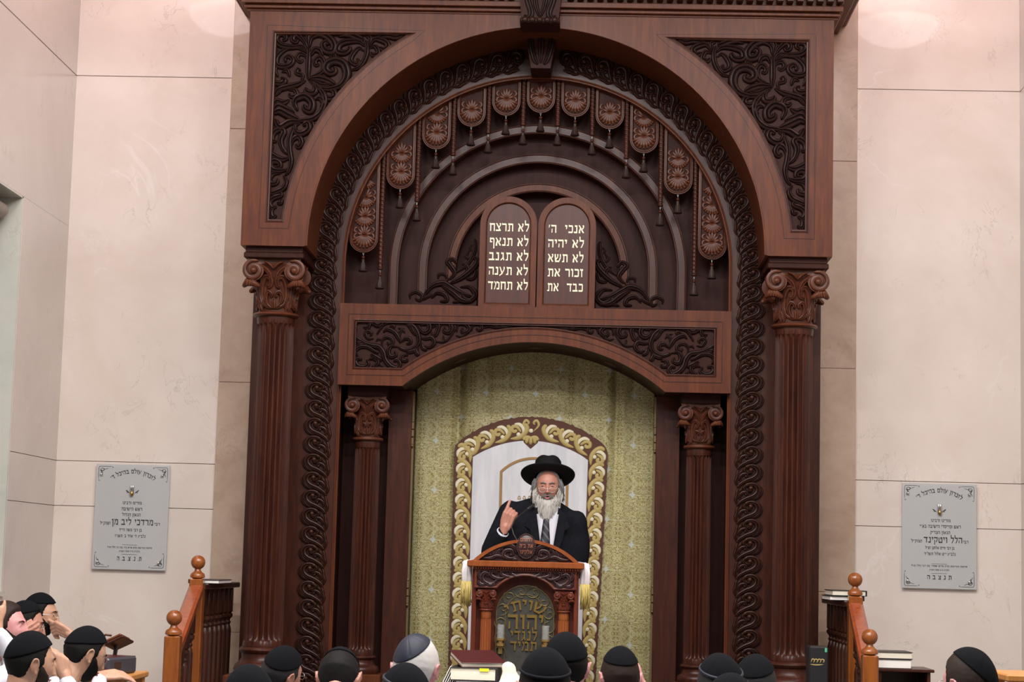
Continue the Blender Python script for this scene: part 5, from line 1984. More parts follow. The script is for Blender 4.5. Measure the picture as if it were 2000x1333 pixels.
def head_pt(d, off=0, face=True, old=0):
    """skull and face surface; d is a unit direction, +y is the face"""
    x, y, z = d
    px_, py_, pz_ = x * (.077 + off), y * (.097 + off), z * (.118 + off)
    if z < 0:
        t = -z
        px_ *= 1 - .20 * t ** 1.6
        if y < 0: py_ *= 1 - .42 * t
        else: py_ *= 1 - .02 * t
        pz_ *= 1.02
    else:
        py_ *= 1 + (.03 if y < 0 else -.03 * z)
    if face and y > 0:
        f = smooth01(y / .35)
        ax = abs(px_)
        n = 0
        if pz_ > -.075:
            t = max(0, min(1, (.022 - pz_) / .058))                      # 0 at bridge .. 1 at tip
            prof = (.006 + .024 * t ** 1.25) if pz_ > -.036 else .030 * max(0, 1 - (-.036 - pz_) / .012)
            if pz_ > .022: prof = .006 * max(0, 1 - (pz_ - .022) / .02)
            n += prof * gs(px_, .0085 + .007 * t)
            n += .008 * gs(ax - .0135, .007) * gs(pz_ + .037, .008)      # nostril wings
        n += .0065 * gs(pz_ - .030, .010) * gs(ax - .028, .026)             # brow
        n -= .0125 * gs(pz_ - .008, .013) * gs(ax - .031, .015)            # eye sockets
        n += .004 * gs(pz_ + .025, .022) * gs(ax - .046, .018)             # cheek bones
        n += .0065 * gs(pz_ + .057, .005) * gs(px_, .020)                  # upper lip
        n -= .004 * gs(pz_ + .0635, .003) * gs(px_, .020)
        n += .0065 * gs(pz_ + .070, .006) * gs(px_, .017)                  # lower lip
        n -= .004 * gs(pz_ + .082, .006) * gs(px_, .02)
        n += .012 * gs(pz_ + .104, .016) * gs(px_, .024)                   # chin
        if old: n -= .003 * gs(pz_ + .045, .02) * gs(ax - .036, .008)
        py_ += n * f
    return Vector((px_, py_, pz_))


def sphere_dirs(nu, nv):
    out = []
    for i in range(nv + 1):
        t = -PI / 2 + PI * i / nv
        for k in range(nu):
            a = 2 * PI * k / nu
            out.append(Vector((math.cos(t) * math.sin(a), math.cos(t) * math.cos(a), math.sin(t))))
    return out


def head_mesh(nu=110, nv=84, old=0):
    mb = MB()
    D = sphere_dirs(nu, nv)
    vs = [head_pt(d, 0, True, old) for d in D]
    fs = []
    for i in range(nv):
        for k in range(nu):
            j = (k + 1) % nu
            fs.append((i * nu + k, i * nu + j, (i + 1) * nu + j, (i + 1) * nu + k))
    mb.add(vs, fs)
    return mb


def ear(mb, s):
    pts = []
    for q in range(13):
        a = math.radians(-60 + 300 * q / 12)
        pts.append((s * (.078 + .010 + .006 * math.sin(a)), -.014 - .015 * math.cos(a) * 1.0, -.004 + .027 * math.sin(a)))
    mb.tube(pts, [.0050] * 13, 8)
    mb.ball((s * .081, -.012, -.006), (.0080, .015, .024), 12, 8)
    mb.ball((s * .084, -.004, -.033), (.006, .008, .009), 10, 6)


HAIRLINE = [(0, .62), (.6, .60), (.95, .50), (1.2, .30), (1.33, -.12), (1.52, -.20), (1.62, -.02), (1.85, -.10), (2.1, -.45), (2.5, -.62), (3.2, -.66)]
JAW = [(0, -.62), (.30, -.60), (.42, -.40), (.62, -.34), (1.0, -.20), (1.25, .0), (1.45, .05), (1.5, -1.2), (3.2, -1.2)]


def shell(maskf, off, nu=72, nv=60, base=0, rough=0):
    """hair / beard: the skull surface lifted where maskf(d) > 0"""
    D = sphere_dirs(nu, nv)
    Mk = [maskf(d) for d in D]
    mb = MB()
    idx = {}
    vs = []
    fs = []
    def vid(q):
        if q not in idx:
            k = smooth01(Mk[q] / .16)
            p = head_pt(D[q], -.004 + (off + .004) * k + (random.uniform(-rough, rough) * k if rough else 0), False)
            if D[q].y > 0: p = head_pt(D[q], -.003 + (off + .003) * k + (random.uniform(-rough, rough) * k if rough else 0), True)
            idx[q] = len(vs); vs.append(p)
        return idx[q]
    for i in range(nv):
        for k in range(nu):
            j = (k + 1) % nu
            q = (i * nu + k, i * nu + j, (i + 1) * nu + j, (i + 1) * nu + k)
            if max(Mk[a] for a in q) > 0: fs.append(tuple(vid(a) for a in q))
    mb.add(vs, fs)
    return mb


def hair_mask(d):
    phi = math.atan2(abs(d.x), d.y)
    return d.z - interp(HAIRLINE, phi)


def beard_mask(d):
    phi = math.atan2(abs(d.x), d.y)
    m = interp(JAW, phi) - d.z
    if phi < .40: m = max(m, .05 - abs(d.z + .415) * 1.2)
    if d.z < -.93: m = min(m, .1)
    return m


def kippah_mesh(axis, ang, off=.0125, rim=0, panels=6, n=26, seg=72, peak=.004):
    axis = Vector(axis).normalized()
    u = axis.orthogonal().normalized(); v = axis.cross(u)
    mb = MB(); vs, fs = [], []
    R = [ang * i / n for i in range(n + 1)]
    for i, r in enumerate(R):
        for k in range(seg):
            a = 2 * PI * k / seg
            d = (axis * math.cos(r) + (u * math.cos(a) + v * math.sin(a)) * math.sin(r)).normalized()
            seam = abs(((k * panels / seg) % 1) - .5) * 2
            o = off + peak * (1 - i / n) - (.0016 * (seam > .88) if i < n - 2 else 0)
            if rim and i >= n - 2: o += .002
            vs.append(head_pt(d, o, False))
    for i in range(n):
        for k in range(seg):
            j = (k + 1) % seg
            fs.append((i * seg + k, i * seg + j, (i + 1) * seg + j, (i + 1) * seg + k))
    # rolled edge back to the hair
    b = len(vs)
    for k in range(seg):
        a = 2 * PI * k / seg
        r = ang * .985
        d = (axis * math.cos(r) + (u * math.cos(a) + v * math.sin(a)) * math.sin(r)).normalized()
        vs.append(head_pt(d, off - .012, False))
    for k in range(seg):
        j = (k + 1) % seg
        fs.append((n * seg + k, n * seg + j, b + j, b + k))
    mb.add(vs, fs)
    return mb


def kippah_band(axis, ang, off=.0135, w=.07, seg=72):
    axis = Vector(axis).normalized()
    u = axis.orthogonal().normalized(); v = axis.cross(u)
    mb = MB(); vs, fs = [], []
    for r, o in ((ang - w, off - .001), (ang - w, off + .002), (ang - w * .5, off + .003), (ang + .01, off + .002), (ang + .01, off - .010)):
        for k in range(seg):
            a = 2 * PI * k / seg
            d = (axis * math.cos(r) + (u * math.cos(a) + v * math.sin(a)) * math.sin(r)).normalized()
            vs.append(head_pt(d, o, False))
    for i in range(4):
        for k in range(seg):
            j = (k + 1) % seg
            fs.append((i * seg + k, i * seg + j, (i + 1) * seg + j, (i + 1) * seg + k))
    mb.add(vs, fs)
    return mb


def glasses_mesh(drop=0):
    mb = MB()
    y = .098
    for s in (-1, 1):
        c = (s * .032, y, .004 - drop)
        mb.tube([(c[0] + .022 * math.cos(a), y - abs(c[0] + .022 * math.cos(a)) * .22 + .006, c[2] + .016 * math.sin(a)) for a in [2 * PI * q / 18 for q in range(19)]], .0013, 6)
        mb.tube([(s * .054, y - .006, .010 - drop), (s * .074, .075, .012), (s * .083, -.01, .012), (s * .082, -.028, -.002)], .0015, 6)
    mb.tube([(-.010, y + .006, .006 - drop), (0, y + .010, .009 - drop), (.010, y + .006, .006 - drop)], .0013, 6)
    return mb


def hand_mesh(mb, m, curl=(.5, .5, .5, .5), thumb=(.5, .3), spread=.05, size=1.0):
    """local frame: z wrist -> knuckles, x thumb side, y palm side (fingers curl to +y)"""
    T = lambda p: m @ (Vector(p) * size)
    def add(pts, rad): mb.tube([T(p) for p in pts], [r * size for r in rad], 10)
    # palm: several overlapping ridges
    for x, r in ((-.030, .0125), (-.010, .0135), (.010, .014), (.029, .0135)):
        add([(x * .6, 0, 0), (x * .95, 0, .045), (x, -.001, .088)], [.016, r + .001, r])
    add([(0, 0, -.05), (0, 0, .01)], [.026, .026])
    add([(.018, .006, .010), (.030, .008, .045)], [.016, .015])
    # fingers: pinky .. index from -x to +x
    for k, (x, L) in enumerate(((-.032, (.030, .020, .018)), (-.0105, (.038, .025, .020)), (.0105, (.042, .027, .021)), (.031, (.038, .023, .020)))):
        c = curl[k]
        a = 0; p = Vector((x, 0, .088)); pts = [p.copy()]
        for q, l in enumerate(L):
            a += c * (1.35, 1.65, 1.0)[q]
            p = p + Vector((math.sin(spread * (k - 1.5)) * l * max(0, math.cos(a)), math.sin(a) * l, math.cos(a) * l))
            pts.append(p.copy())
        add(pts, [.0105, .0098, .0088, .0076])
    a0, a1 = thumb[:2]; tl = thumb[2] if len(thumb) > 2 else 1
    b = Vector((.030, .008, .028)); d = Vector((math.cos(a0), .25, math.sin(a0))).normalized()
    p1 = b + d * .042 * tl; d2 = Vector((math.cos(a0 + a1), .35, math.sin(a0 + a1))).normalized(); p2 = p1 + d2 * .030 * tl; p3 = p2 + d2 * .020 * tl
    add([b, p1, p2, p3], [.0145, .0115, .0105, .0085])


def frame_m(o, x, y, z):
    m = Matrix((Vector(x).normalized(), Vector(y).normalized(), Vector(z).normalized())).transposed().to_4x4()
    return Matrix.Translation(o) @ m


RM = lambda v, it=3, f=.5: [('REMESH', {'mode': 'VOXEL', 'voxel_size': v, 'use_smooth_shade': True}), ('SMOOTH', {'iterations': it, 'factor': f})]


def person(label, top, yaw, pitch=0, roll=0, skin_='skin', hair='hairblack', kip=True, kip_axis=(0, -.30, 1), kip_ang=1.02, kip_mat='black', beard=None, glass=False, lean=.06, drop=.155, shirt='shirt', band=None, hair_off=.008,
           hand=None, detail=False, seat=True, arms=None, group='men seated listening', sw=1.0):
    px_, py_, Y = top
    x, z = at(px_, py_, Y)
    # keep the crown of the head at the measured point
    Rh = Euler((math.radians(-pitch), math.radians(roll), 0), 'XYZ').to_matrix().to_4x4()
    Rz = Matrix.Rotation(math.radians(yaw), 4, 'Z')
    H = Vector((x, Y, z - .136))
    HM = Matrix.Translation(H) @ Rz @ Rh
    B = Matrix.Translation(H) @ Rz
    root = thing('person', label, 'person', (H.x, H.y, 0), group)
    hm = head_mesh() if detail else head_mesh(64, 48)
    for s in (-1, 1): ear(hm, s)
    if detail:
        for s in (-1, 1):
            hm.tube([(s * .019, .0815, .008), (s * .031, .0865, .0125), (s * .043, .079, .006)], [.0022, .0038, .002], 8)
            hm.tube([(s * .020, .081, .001), (s * .031, .0845, -.004), (s * .042, .078, .001)], [.002, .003, .002], 8)
    body = MB(); body.join(hm, lambda p: HM @ p)
    W = lambda p: B @ Vector(p)
    N = Vector((0, -lean, -drop))                      # base of the neck
    body.tube([HM @ Vector((0, -.025, -.05)), HM @ Vector((0, -.028, -.09)), W(N), W(N + Vector((0, -.02, -.06)))], [.056, .056, .058, .07], 16)
    ch = N + Vector((0, -.03 - lean * .3, -.24)); pel = N + Vector((0, -.06 - lean * .8, -.56))
    body.tube([W(N + Vector((0, -.01, -.05))), W(ch), W(pel)], [.07, .10, .11], 14)
    sh = MB()
    sh.ball(W(ch), (.185 * sw, .125, .235), 24, 16, Rz.to_3x3())
    sh.ball(W((ch + pel) / 2), (.165 * sw, .125, .22), 24, 16, Rz.to_3x3())
    sh.ball(W(pel), (.17, .14, .13), 20, 12, Rz.to_3x3())
    sh.tube([W(N + Vector((-.15 * sw, -.02, -.075))), W(N + Vector((-.06, -.005, -.02))), W(N + Vector((.06, -.005, -.02))), W(N + Vector((.15 * sw, -.02, -.075)))], [.062, .062, .062, .062], 14)
    defaults = {-1: (Vector((-.235, .02, -.34)), Vector((-.15, .26, -.40))), 1: (Vector((.235, .02, -.34)), Vector((.15, .26, -.40)))}
    arms = arms or {}
    for s in (-1, 1):
        S = N + Vector((s * .185 * sw, -.02, -.105))
        if s in arms:
            E, Wr = [B.inverted() @ Vector(q) for q in arms[s][:2]]
        else:
            E, Wr = [N + Vector((q.x * sw, q.y, q.z)) for q in defaults[s]]
        sh.tube([W(N + Vector((s * .10 * sw, -.02, -.09))), W(S), W(S.lerp(E, .5)), W(E)], [.07, .068, .056, .050], 14)
        sh.tube([W(E), W(E.lerp(Wr, .55)), W(E.lerp(Wr, .86))], [.050, .045, .040], 14)
        body.tube([W(S), W(E), W(E.lerp(Wr, .6)), W(Wr)], [.035, .024, .026, .027], 10)
        if s in arms and len(arms[s]) > 2:
            hand_mesh(body, arms[s][2](), *arms[s][3])
        else:
            d = (Wr - E).normalized()
            hand_mesh(body, frame_m(W(Wr), Rz.to_3x3() @ Vector((-s, 0, 0)), Rz.to_3x3() @ d.cross(Vector((-s, 0, 0))) * s, Rz.to_3x3() @ d), (.35,) * 4, (.9, .2))
    b = A('body', M[skin_], body, root, True, mods=RM(.0045 if detail else .007, 2))
    # collar and shirt
    s_o = A('shirt', M[shirt], sh, root, True, mods=RM(.016, 4))
    mb = MB()
    nc = 28
    vs, fs = [], []
    for r, dz, dy in ((.059, -.075, 0), (.063, .008, -.002), (.068, .014, -.003), (.082, -.045, -.006)):
        for k in range(nc):
            a = 2 * PI * k / nc
            vs.append(W(N + Vector((r * math.sin(a), r * 1.05 * math.cos(a) + dy - .012, dz + .022 - .020 * math.cos(a)))))
    for i in range(3):
        for k in range(nc): fs.append((i * nc + k, i * nc + (k + 1) % nc, (i + 1) * nc + (k + 1) % nc, (i + 1) * nc + k))
    mb.add(vs, fs); A('collar', M[shirt], mb, s_o, True)
    # trousers and shoes
    tr = MB()
    fz = .09
    tr.ball(W(pel - Vector((0, 0, .03))), (.175, .15, .12), 20, 12, Rz.to_3x3())
    shoes = MB()
    for s in (-1, 1):
        hip, knee = pel + Vector((s * .09, .02, -.05)), pel + Vector((s * .13, .42, -.04))
        kw = W(knee); ft = Vector((kw.x, kw.y, 0)) + Rz.to_3x3() @ Vector((0, .02, 0))
        kw.z = max(.45, min(.58, kw.z))
        tr.tube([W(hip), W(hip).lerp(kw, .5), kw], [.088, .078, .062], 12)
        tr.tube([kw, Vector((ft.x, ft.y, .28)), Vector((ft.x, ft.y, fz))], [.062, .056, .048], 12)
        shoes.tube([ft + Vector((0, 0, .042)) + Rz.to_3x3() @ Vector((0, -.05, 0)), ft + Vector((0, 0, .046)) + Rz.to_3x3() @ Vector((0, .05, 0)), ft + Vector((0, 0, .036)) + Rz.to_3x3() @ Vector((0, .15, 0))], [.040, .042, .032], 10)
    t_o = A('trousers', M['trousers'], tr, root, True, mods=RM(.016, 3))
    A('shoes', M['mic'], shoes, root, True)
    if hair:
        o = A('hair', M[hair], shell(hair_mask, hair_off, rough=.0008), root, True); o.data.transform(HM)
    if beard:
        o = A('beard', M[beard[0]], shell(beard_mask, beard[1], rough=.001), root, True); o.data.transform(HM)
    if kip:
        o = A('kippah', M[kip_mat], kippah_mesh(kip_axis, kip_ang), root, True); o.data.transform(HM)
        if band:
            q = A('kippah_band', M[band], kippah_band(kip_axis, kip_ang), o, True); q.data.transform(HM)
    if glass:
        o = A('glasses', M['steel'], glasses_mesh(), root, True); o.data.transform(HM)
    if detail:
        mb = MB()
        for s in (-1, 1): mb.ball((s * .031, .0715, .006), .0125, 14, 10)
        o = A('eyes', M['eyewhite'], mb, root, True); o.data.transform(HM)
        mb = MB()
        for s in (-1, 1): mb.ball((s * .031, .0822, .006), (.0060, .0026, .0056), 12, 8)
        q = A('irises', M['iris'], mb, o, True); q.data.transform(HM)
        mb = MB()
        for s in (-1, 1):
            pts = [head_pt(Vector(q_).normalized(), .0015) for q_ in ((s * .17, .95, .21), (s * .36, .90, .265), (s * .58, .78, .23))]
            mb.tube(pts, [.0024, .0028, .0012], 7)
        o = A('eyebrows', M[hair or 'hairgrey'], mb, root, True); o.data.transform(HM)
        mb = MB()
        mb.tube([(-.021, .086, -.0605), (-.010, .0945, -.0575), (0, .095, -.059), (.010, .0945, -.0575), (.021, .086, -.0605)], [.0018, .0036, .0034, .0036, .0018], 8)
        mb.tube([(-.020, .086, -.0625), (-.008, .0935, -.069), (.008, .0935, -.069), (.020, .086, -.0625)], [.0018, .0042, .0042, .0018], 8)
        o = A('lips', M['lip'], mb, root, True); o.data.transform(HM)
    return root, HM, H


LOOK = lambda px_, Y: math.degrees(math.atan2(-(0.1 - at(px_, 1250, Y)[0]), 12.8 - Y))
V3 = lambda px_, py_, y: Vector((at(px_, py_, y)[0], y, at(px_, py_, y)[1]))

# ---- window-side group, seen in profile
person('bearded man in profile with bare dark hair over his forehead, pink light on his cheek', (14, 1172, 9.6), -90, -2, 0, 'skinpink', 'hairbrown', kip=True, kip_axis=(0, -.95, .6), kip_ang=.80, hair_off=.014, beard=('hairbrown', .004), detail=True, group='men by the window', lean=.08)  # the pink light on his face is put into the skin colour
hnd = lambda px_, py_, y, X, Yv, Z: (lambda: frame_m(V3(px_, py_, y), X, Yv, Z))
person('man in black kippah and glasses half hidden between two others, fingers on his cheek', (50, 1172, 10.35), -70, 8, 0, 'skin', 'hairblack', beard=('hairblack', .003), glass=True, detail=True, group='men by the window',
       arms={-1: (V3(10, 1330, 10.15), V3(24, 1252, 10.15), hnd(24, 1252, 10.15, (-.35, -.2, .9), (.1, .9, .3), (.85, .0, .40)), ((.50, .46, .42, .40), (1.2, .2)))})
person('man with glasses, black kippah and short beard leaning his chin on his fist', (80, 1157, 11.15), -84, 2, 0, 'skintan', 'hairblack', kip_axis=(0, -.05, 1), kip_ang=.98, beard=('hairblack', .003), glass=True, detail=True, group='men by the window',
       arms={-1: (V3(137, 1330, 11.15), V3(139, 1243, 11.15), hnd(138, 1240, 11.10, (-.1, -.3, .9), (-.5, .5, -.6), (-.75, -.05, .35)), ((.85, .85, .82, .78), (1.3, .0)))})
person('man in round black kippah with brown beard, nearest of the window-side listeners', (62, 1231, 7.9), -52, 6, 0, 'skintan', 'hairblack', beard=('hairbrown', .006), kip_ang=1.15, detail=True, group='men by the window', kip_axis=(0, -.35, 1),
       arms={1: (V3(150, 1400, 8.1), V3(128, 1325, 8.15), hnd(128, 1325, 8.15, (-.5, -.5, .3), (-.8, -.3, 0), (-.25, -.1, .9)), ((.45, .45, .5, .55), (.6, .3)))})
person('man in white shirt, black kippah and steel glasses reading by the orange desk', (168, 1221, 9.0), -50, 20, 0, 'skintan', 'hairblack', kip_ang=1.15, beard=('hairblack', .008), glass=True, detail=True, group='men by the window', lean=.10, drop=.145,
       arms={1: (V3(185, 1390, 9.35), V3(196, 1322, 9.55), hnd(196, 1322, 9.55, (-.5, .3, .3), (.3, .1, -.9), (.85, .35, .1)), ((.25, .25, .25, .25), (.5, .2)))})
person('man cut off by the picture edge, only bare forearm and white sleeve showing', (-55, 1190, 8.2), -60, 5, 0, 'skintan', 'hairbrown', beard=('hairbrown', .004), group='men by the window',
       arms={1: (V3(40, 1305, 8.4), V3(-8, 1232, 8.4), hnd(-8, 1232, 8.4, (.5, .3, .2), (-.8, -.2, .2), (-.25, 0, .95)), ((.5, .5, .5, .5), (.6, .3)))})
# ---- rows before the ark, seen from behind
person('man in black kippah low before the man with grizzled hair and thin glasses', (487, 1296, 6.4), LOOK(487, 6.4), 8, 0, 'skin', 'hairblack', kip_ang=1.2, shirt='blacksoft')
person('man in thin glasses with grizzled hair under a tilted black kippah', (552, 1259, 8.9), LOOK(552, 8.9) - 25, 4, 10, 'skin', 'hairdkgrey', kip_ang=1.0, kip_axis=(.25, -.25, 1), glass=True, shirt='blacksoft')
person('man in white shirt bowing his head low over the table', (664, 1259, 7.8), LOOK(664, 7.8) + 6, 34, 0, 'skin', 'hairblack', kip_axis=(0, .15, 1), kip_ang=1.0, lean=.19, drop=.065, sw=.74)
person('white-haired man in navy satin kippah', (815, 1236, 7.3), LOOK(815, 7.3) - 10, 2, 0, 'skinpink', 'hairwhite', kip_axis=(-.25, -.45, 1), kip_ang=.92, kip_mat='navy', hair_off=.010)
person('man in black kippah with navy ribbon edge, in front of the white-haired man', (792, 1293, 6.0), LOOK(792, 6.0) + 12, 6, 0, 'skin', 'hairdkgrey', kip_axis=(.15, -.25, 1), kip_ang=1.0, band='navy', shirt='blacksoft')
person('man in high black kippah and white shirt just below the lectern column', (1106, 1233, 7.3), LOOK(1106, 7.3), 6, 0, 'skinpink', 'hairblack', kip_ang=1.15)
person('man in large round black kippah directly before the book pile', (1066, 1263, 6.3), LOOK(1066, 6.3) + 6, 8, 0, 'skin', 'hairblack', kip_ang=1.12, band='blacksoft')
person('man with cropped hair and black kippah holding his hand to his ear', (1212, 1261, 8.4), LOOK(1212, 8.4) + 5, 4, 0, 'skinpink', 'hairbrown', kip_ang=.98, kip_axis=(0, -.22, 1),
       arms={1: (V3(1275, 1420, 8.55), V3(1256, 1345, 8.52), hnd(1256, 1345, 8.50, (0, .9, .2), (-.9, 0, .1), (-.28, .1, .95)), ((.30, .25, .22, .25), (.9, .2)))})
person('man in black kippah with a wide dark blue cloth rim', (1410, 1274, 7.0), LOOK(1410, 7.0), 6, -8, 'skin', 'hairdkgrey', kip_ang=1.0, band='navy', kip_axis=(.1, -.35, 1), shirt='blacksoft')
person('grey-haired man in black kippah sitting nearest the black case', (1474, 1276, 8.1), LOOK(1474, 8.1) + 8, 6, 8, 'skin', 'hairdkgrey', kip_ang=1.0, kip_axis=(-.3, -.3, 1), shirt='blacksoft')
person('man with only his kippah top showing, in front of the dark blue rimmed kippah', (1428, 1313, 6.2), LOOK(1428, 6.2), 6, 0, 'skin', 'hairblack', kip_ang=1.2, shirt='blacksoft')
person('man with brown sidelocks in large black kippah, alone by the far plain wall', (1892, 1262, 6.9), 34, 6, 0, 'skinpink', 'hairbrown', kip_axis=(.45, -.6, 1), kip_ang=1.12, glass=True, hair_off=.008)
# ------------------------------------------------------------ the speaker at the lectern
YS = 12.86
ex, ez = at(1069.5, 948, YS - .09)
H = Vector((ex, YS, ez - .007))
HM = Matrix.Translation(H) @ Matrix.Rotation(math.radians(180), 4, 'Z') @ Euler((math.radians(-3), 0, 0)).to_matrix().to_4x4()
sp = thing('person', 'bearded old man in black suit and wide hat speaking at the lectern with raised hand', 'person', (H.x, H.y + .03, PZ))
body = MB(); hm = head_mesh(130, 100, 1)
for s in (-1, 1): ear(hm, s)
# eyelids
for s in (-1, 1):
    hm.tube([(s * .019, .0835, .008), (s * .031, .0905, .0100), (s * .043, .082, .005)], [.0026, .0056, .0024], 8)
    hm.tube([(s * .020, .083, .001), (s * .031, .0865, -.003), (s * .042, .080, .001)], [.002, .003, .002], 8)
body.join(hm, lambda p: HM @ p)
T = Vector((H.x, YS + .06, 0))
P = lambda dx, dy, z: Vector((T.x + dx, T.y + dy, z))
zn = H.z - .155
body.tube([HM @ Vector((0, -.02, -.05)), P(0, 0, zn), P(0, .01, zn - .08)], [.058, .060, .075], 16)
body.tube([P(0, .01, zn - .06), P(0, .01, zn - .3), P(0, 0, 1.45)], [.08, .12, .13], 16)
ShL, ShR = V3(996, 999, YS + .05), V3(1126, 1019, YS + .05)
E_r, W_r = V3(957, 1078, 12.80), V3(984.5, 1036, 12.70)
E_l, W_l = V3(1128, 1110, 12.95), V3(1095, 1120, 12.74)
for a, b, c in ((ShL, E_r, W_r), (ShR, E_l, W_l)):
    body.tube([a, b, c], [.05, .042, .028], 12)
hand_mesh(body, frame_m(W_r + Vector((.004, -.0, .015)), (-.85, -.05, .35), (.35, .75, .3), (.30, -.12, .95)), (.86, .84, .80, .70), (1.5, .02, 1.35), .05, 1.06)
hand_mesh(body, frame_m(W_l, (-1, 0, 0), (0, 0, -1), (-.3, -1, -.1)), (.3,) * 4, (.8, .2))
for s in (-1, 1): body.tube([P(s * .10, 0, 1.42), P(s * .11, -.01, 1.05), P(s * .11, .01, PZ + .09)], [.08, .058, .042], 10)
A('body', M['skin'], body, sp, True, mods=RM(.0038, 2, .45))
jk = MB()
jk.ball(P(0, .01, zn - .28), (.225, .135, .27), 28, 18)
jk.ball(P(0, 0, 1.50), (.215, .145, .30), 24, 14)
jk.ball(P(0, 0, 1.28), (.22, .15, .20), 24, 14)
jk.tube([ShL + Vector((.008, 0, -.010)), P(-.13, .02, zn + .004), P(-.06, .02, zn + .036), P(.05, .02, zn + .012), P(.12, .02, zn - .045), ShR + Vector((-.006, 0, -.018))], [.062, .070, .064, .060, .070, .066], 16)
jk.tube([P(-.10, 0, zn - .12), E_r + Vector((.06, .05, .03))], [.12, .085], 16)
jk.ball(P(-.17, .02, zn - .22), (.10, .10, .20), 20, 14); jk.ball(P(.19, .02, zn - .24), (.10, .10, .22), 20, 14)
for a, b, c in ((ShL, E_r, W_r), (ShR, E_l, W_l)):
    a = a - Vector((0, 0, 0)); jk.tube([a, a.lerp(b, .5), b], [.074, .070, .064], 16)
    jk.tube([b, b.lerp(c, .5), b.lerp(c, .80)], [.064, .056, .050], 16)
jo = A('jacket', M['suit'], jk, sp, True, mods=RM(.014, 5))
mb = MB(); mb.tube([E_r.lerp(W_r, .70), E_r.lerp(W_r, .93)], [.043, .041], 16, False); mb.tube([E_l.lerp(W_l, .70), E_l.lerp(W_l, .93)], [.043, .041], 16, False)
A('shirt_cuffs', M['shirt'], mb, sp, True)
# shirt front, tie, lapels
yf = T.y - .150
z1 = zn + .02
vx = T.x + .005
def chest(x, z): return yf + 1.1 * (x - vx) ** 2 + .03 * max(0, (z - (zn - .20))) / .2
mb = MB()
vs, fs = [], []
for i in range(12):
    z = z1 - .44 * i / 11
    w = .075 * (1 - .88 * i / 11) + .004
    for k in range(7): vs.append((vx + w * (k / 3 - 1), chest(vx + w * (k / 3 - 1), z), z))
for i in range(11):
    for k in range(6): fs.append((i * 7 + k, i * 7 + k + 1, i * 7 + k + 8, i * 7 + k + 7))
mb.add(vs, fs)
A('shirt_front', M['shirt'], mb, sp, True, mods=[('SOLIDIFY', {'thickness': .01, 'offset': -1})])
mb = MB()
tx = vx - .008
vs = []
zz = [zn - .04, zn - .06, zn - .20, zn - .40]
ww = [.020, .016, .030, .040]
for z, w in zip(zz, ww):
    for k in (-1, -.4, .4, 1): vs.append((tx + w * k - .10 * (zz[0] - z) * .25, chest(tx + w * k, z) - .008 - .006 * (abs(k) < .5), z))
fs = [(i * 4 + k, i * 4 + k + 1, i * 4 + k + 5, i * 4 + k + 4) for i in range(3) for k in range(3)]
mb.add(vs, fs)
A('tie', M['tie'], mb, sp, True, mods=[('SOLIDIFY', {'thickness': .005})])
for s in (-1, 1):
    mb = MB()
    out_ = [(vx + s * .070, z1), (vx + s * .115, z1 - .05), (vx + s * .150, z1 - .13), (vx + s * .115, z1 - .15), (vx + s * .10, z1 - .22), (vx + s * .012, z1 - .44), (vx + s * .004, z1 - .43)]
    mb.plate([out_], 0, .006)
    mb.v = [(x, y + chest(x, z) - .014, z) for x, y, z in mb.v]
    A('lapel', M['suit'], mb, jo)
tr = MB()
for s in (-1, 1): tr.tube([P(s * .09, 0, 1.40), P(s * .10, -.01, 1.05), P(s * .11, .01, PZ + .07)], [.115, .085, .062], 14)
A('trousers', M['trousers'], tr, sp, True, mods=RM(.016, 3))
mb = MB()
for s in (-1, 1): mb.tube([P(s * .11, .06, PZ + .045), P(s * .11, -.04, PZ + .048), P(s * .115, -.16, PZ + .036)], [.042, .045, .034], 12)
A('shoes', M['mic'], mb, sp, True)
# face details
mb = MB()
for s in (-1, 1): mb.ball((s * .031, .0772, .006), .0120, 14, 10)
o = A('eyes', M['eyewhite'], mb, sp, True); o.data.transform(HM)
mb = MB()
for s in (-1, 1): mb.ball((s * .031 + .001, .0878, .006), (.0062, .0032, .0058), 12, 8)
q = A('irises', M['iris'], mb, o, True); q.data.transform(HM)
mb = MB()
for s in (-1, 1):
    pts = [head_pt(Vector(v).normalized(), .0015) for v in ((s * .15, .95, .19), (s * .36, .90, .235), (s * .60, .78, .20))]
    mb.tube(pts, [.0035, .0045, .0025], 7)
o = A('eyebrows', M['hairgrey'], mb, sp, True); o.data.transform(HM)
mb = MB()
mb.tube([(-.022, .087, -.060), (-.010, .0955, -.0565), (0, .096, -.058), (.010, .0955, -.0565), (.022, .087, -.060)], [.002, .0035, .0034, .0035, .002], 8)
mb.tube([(-.021, .087, -.066), (-.008, .095, -.0745), (.008, .095, -.0745), (.021, .087, -.066)], [.002, .0048, .0048, .002], 8)
o = A('lips', M['lip'], mb, sp, True); o.data.transform(HM)
mb = MB(); mb.ball((0, .0900, -.0655), (.015, .004, .0040), 12, 8); q = A('open_mouth', M['iris'], mb, o, True); q.data.transform(HM)
mb = glasses_mesh(.024)
mb.v = [(x, y + .012, z) if y > .06 else (x, y, z) for x, y, z in mb.v]
o = A('glasses', M['steel'], mb, sp, True); o.data.transform(HM)
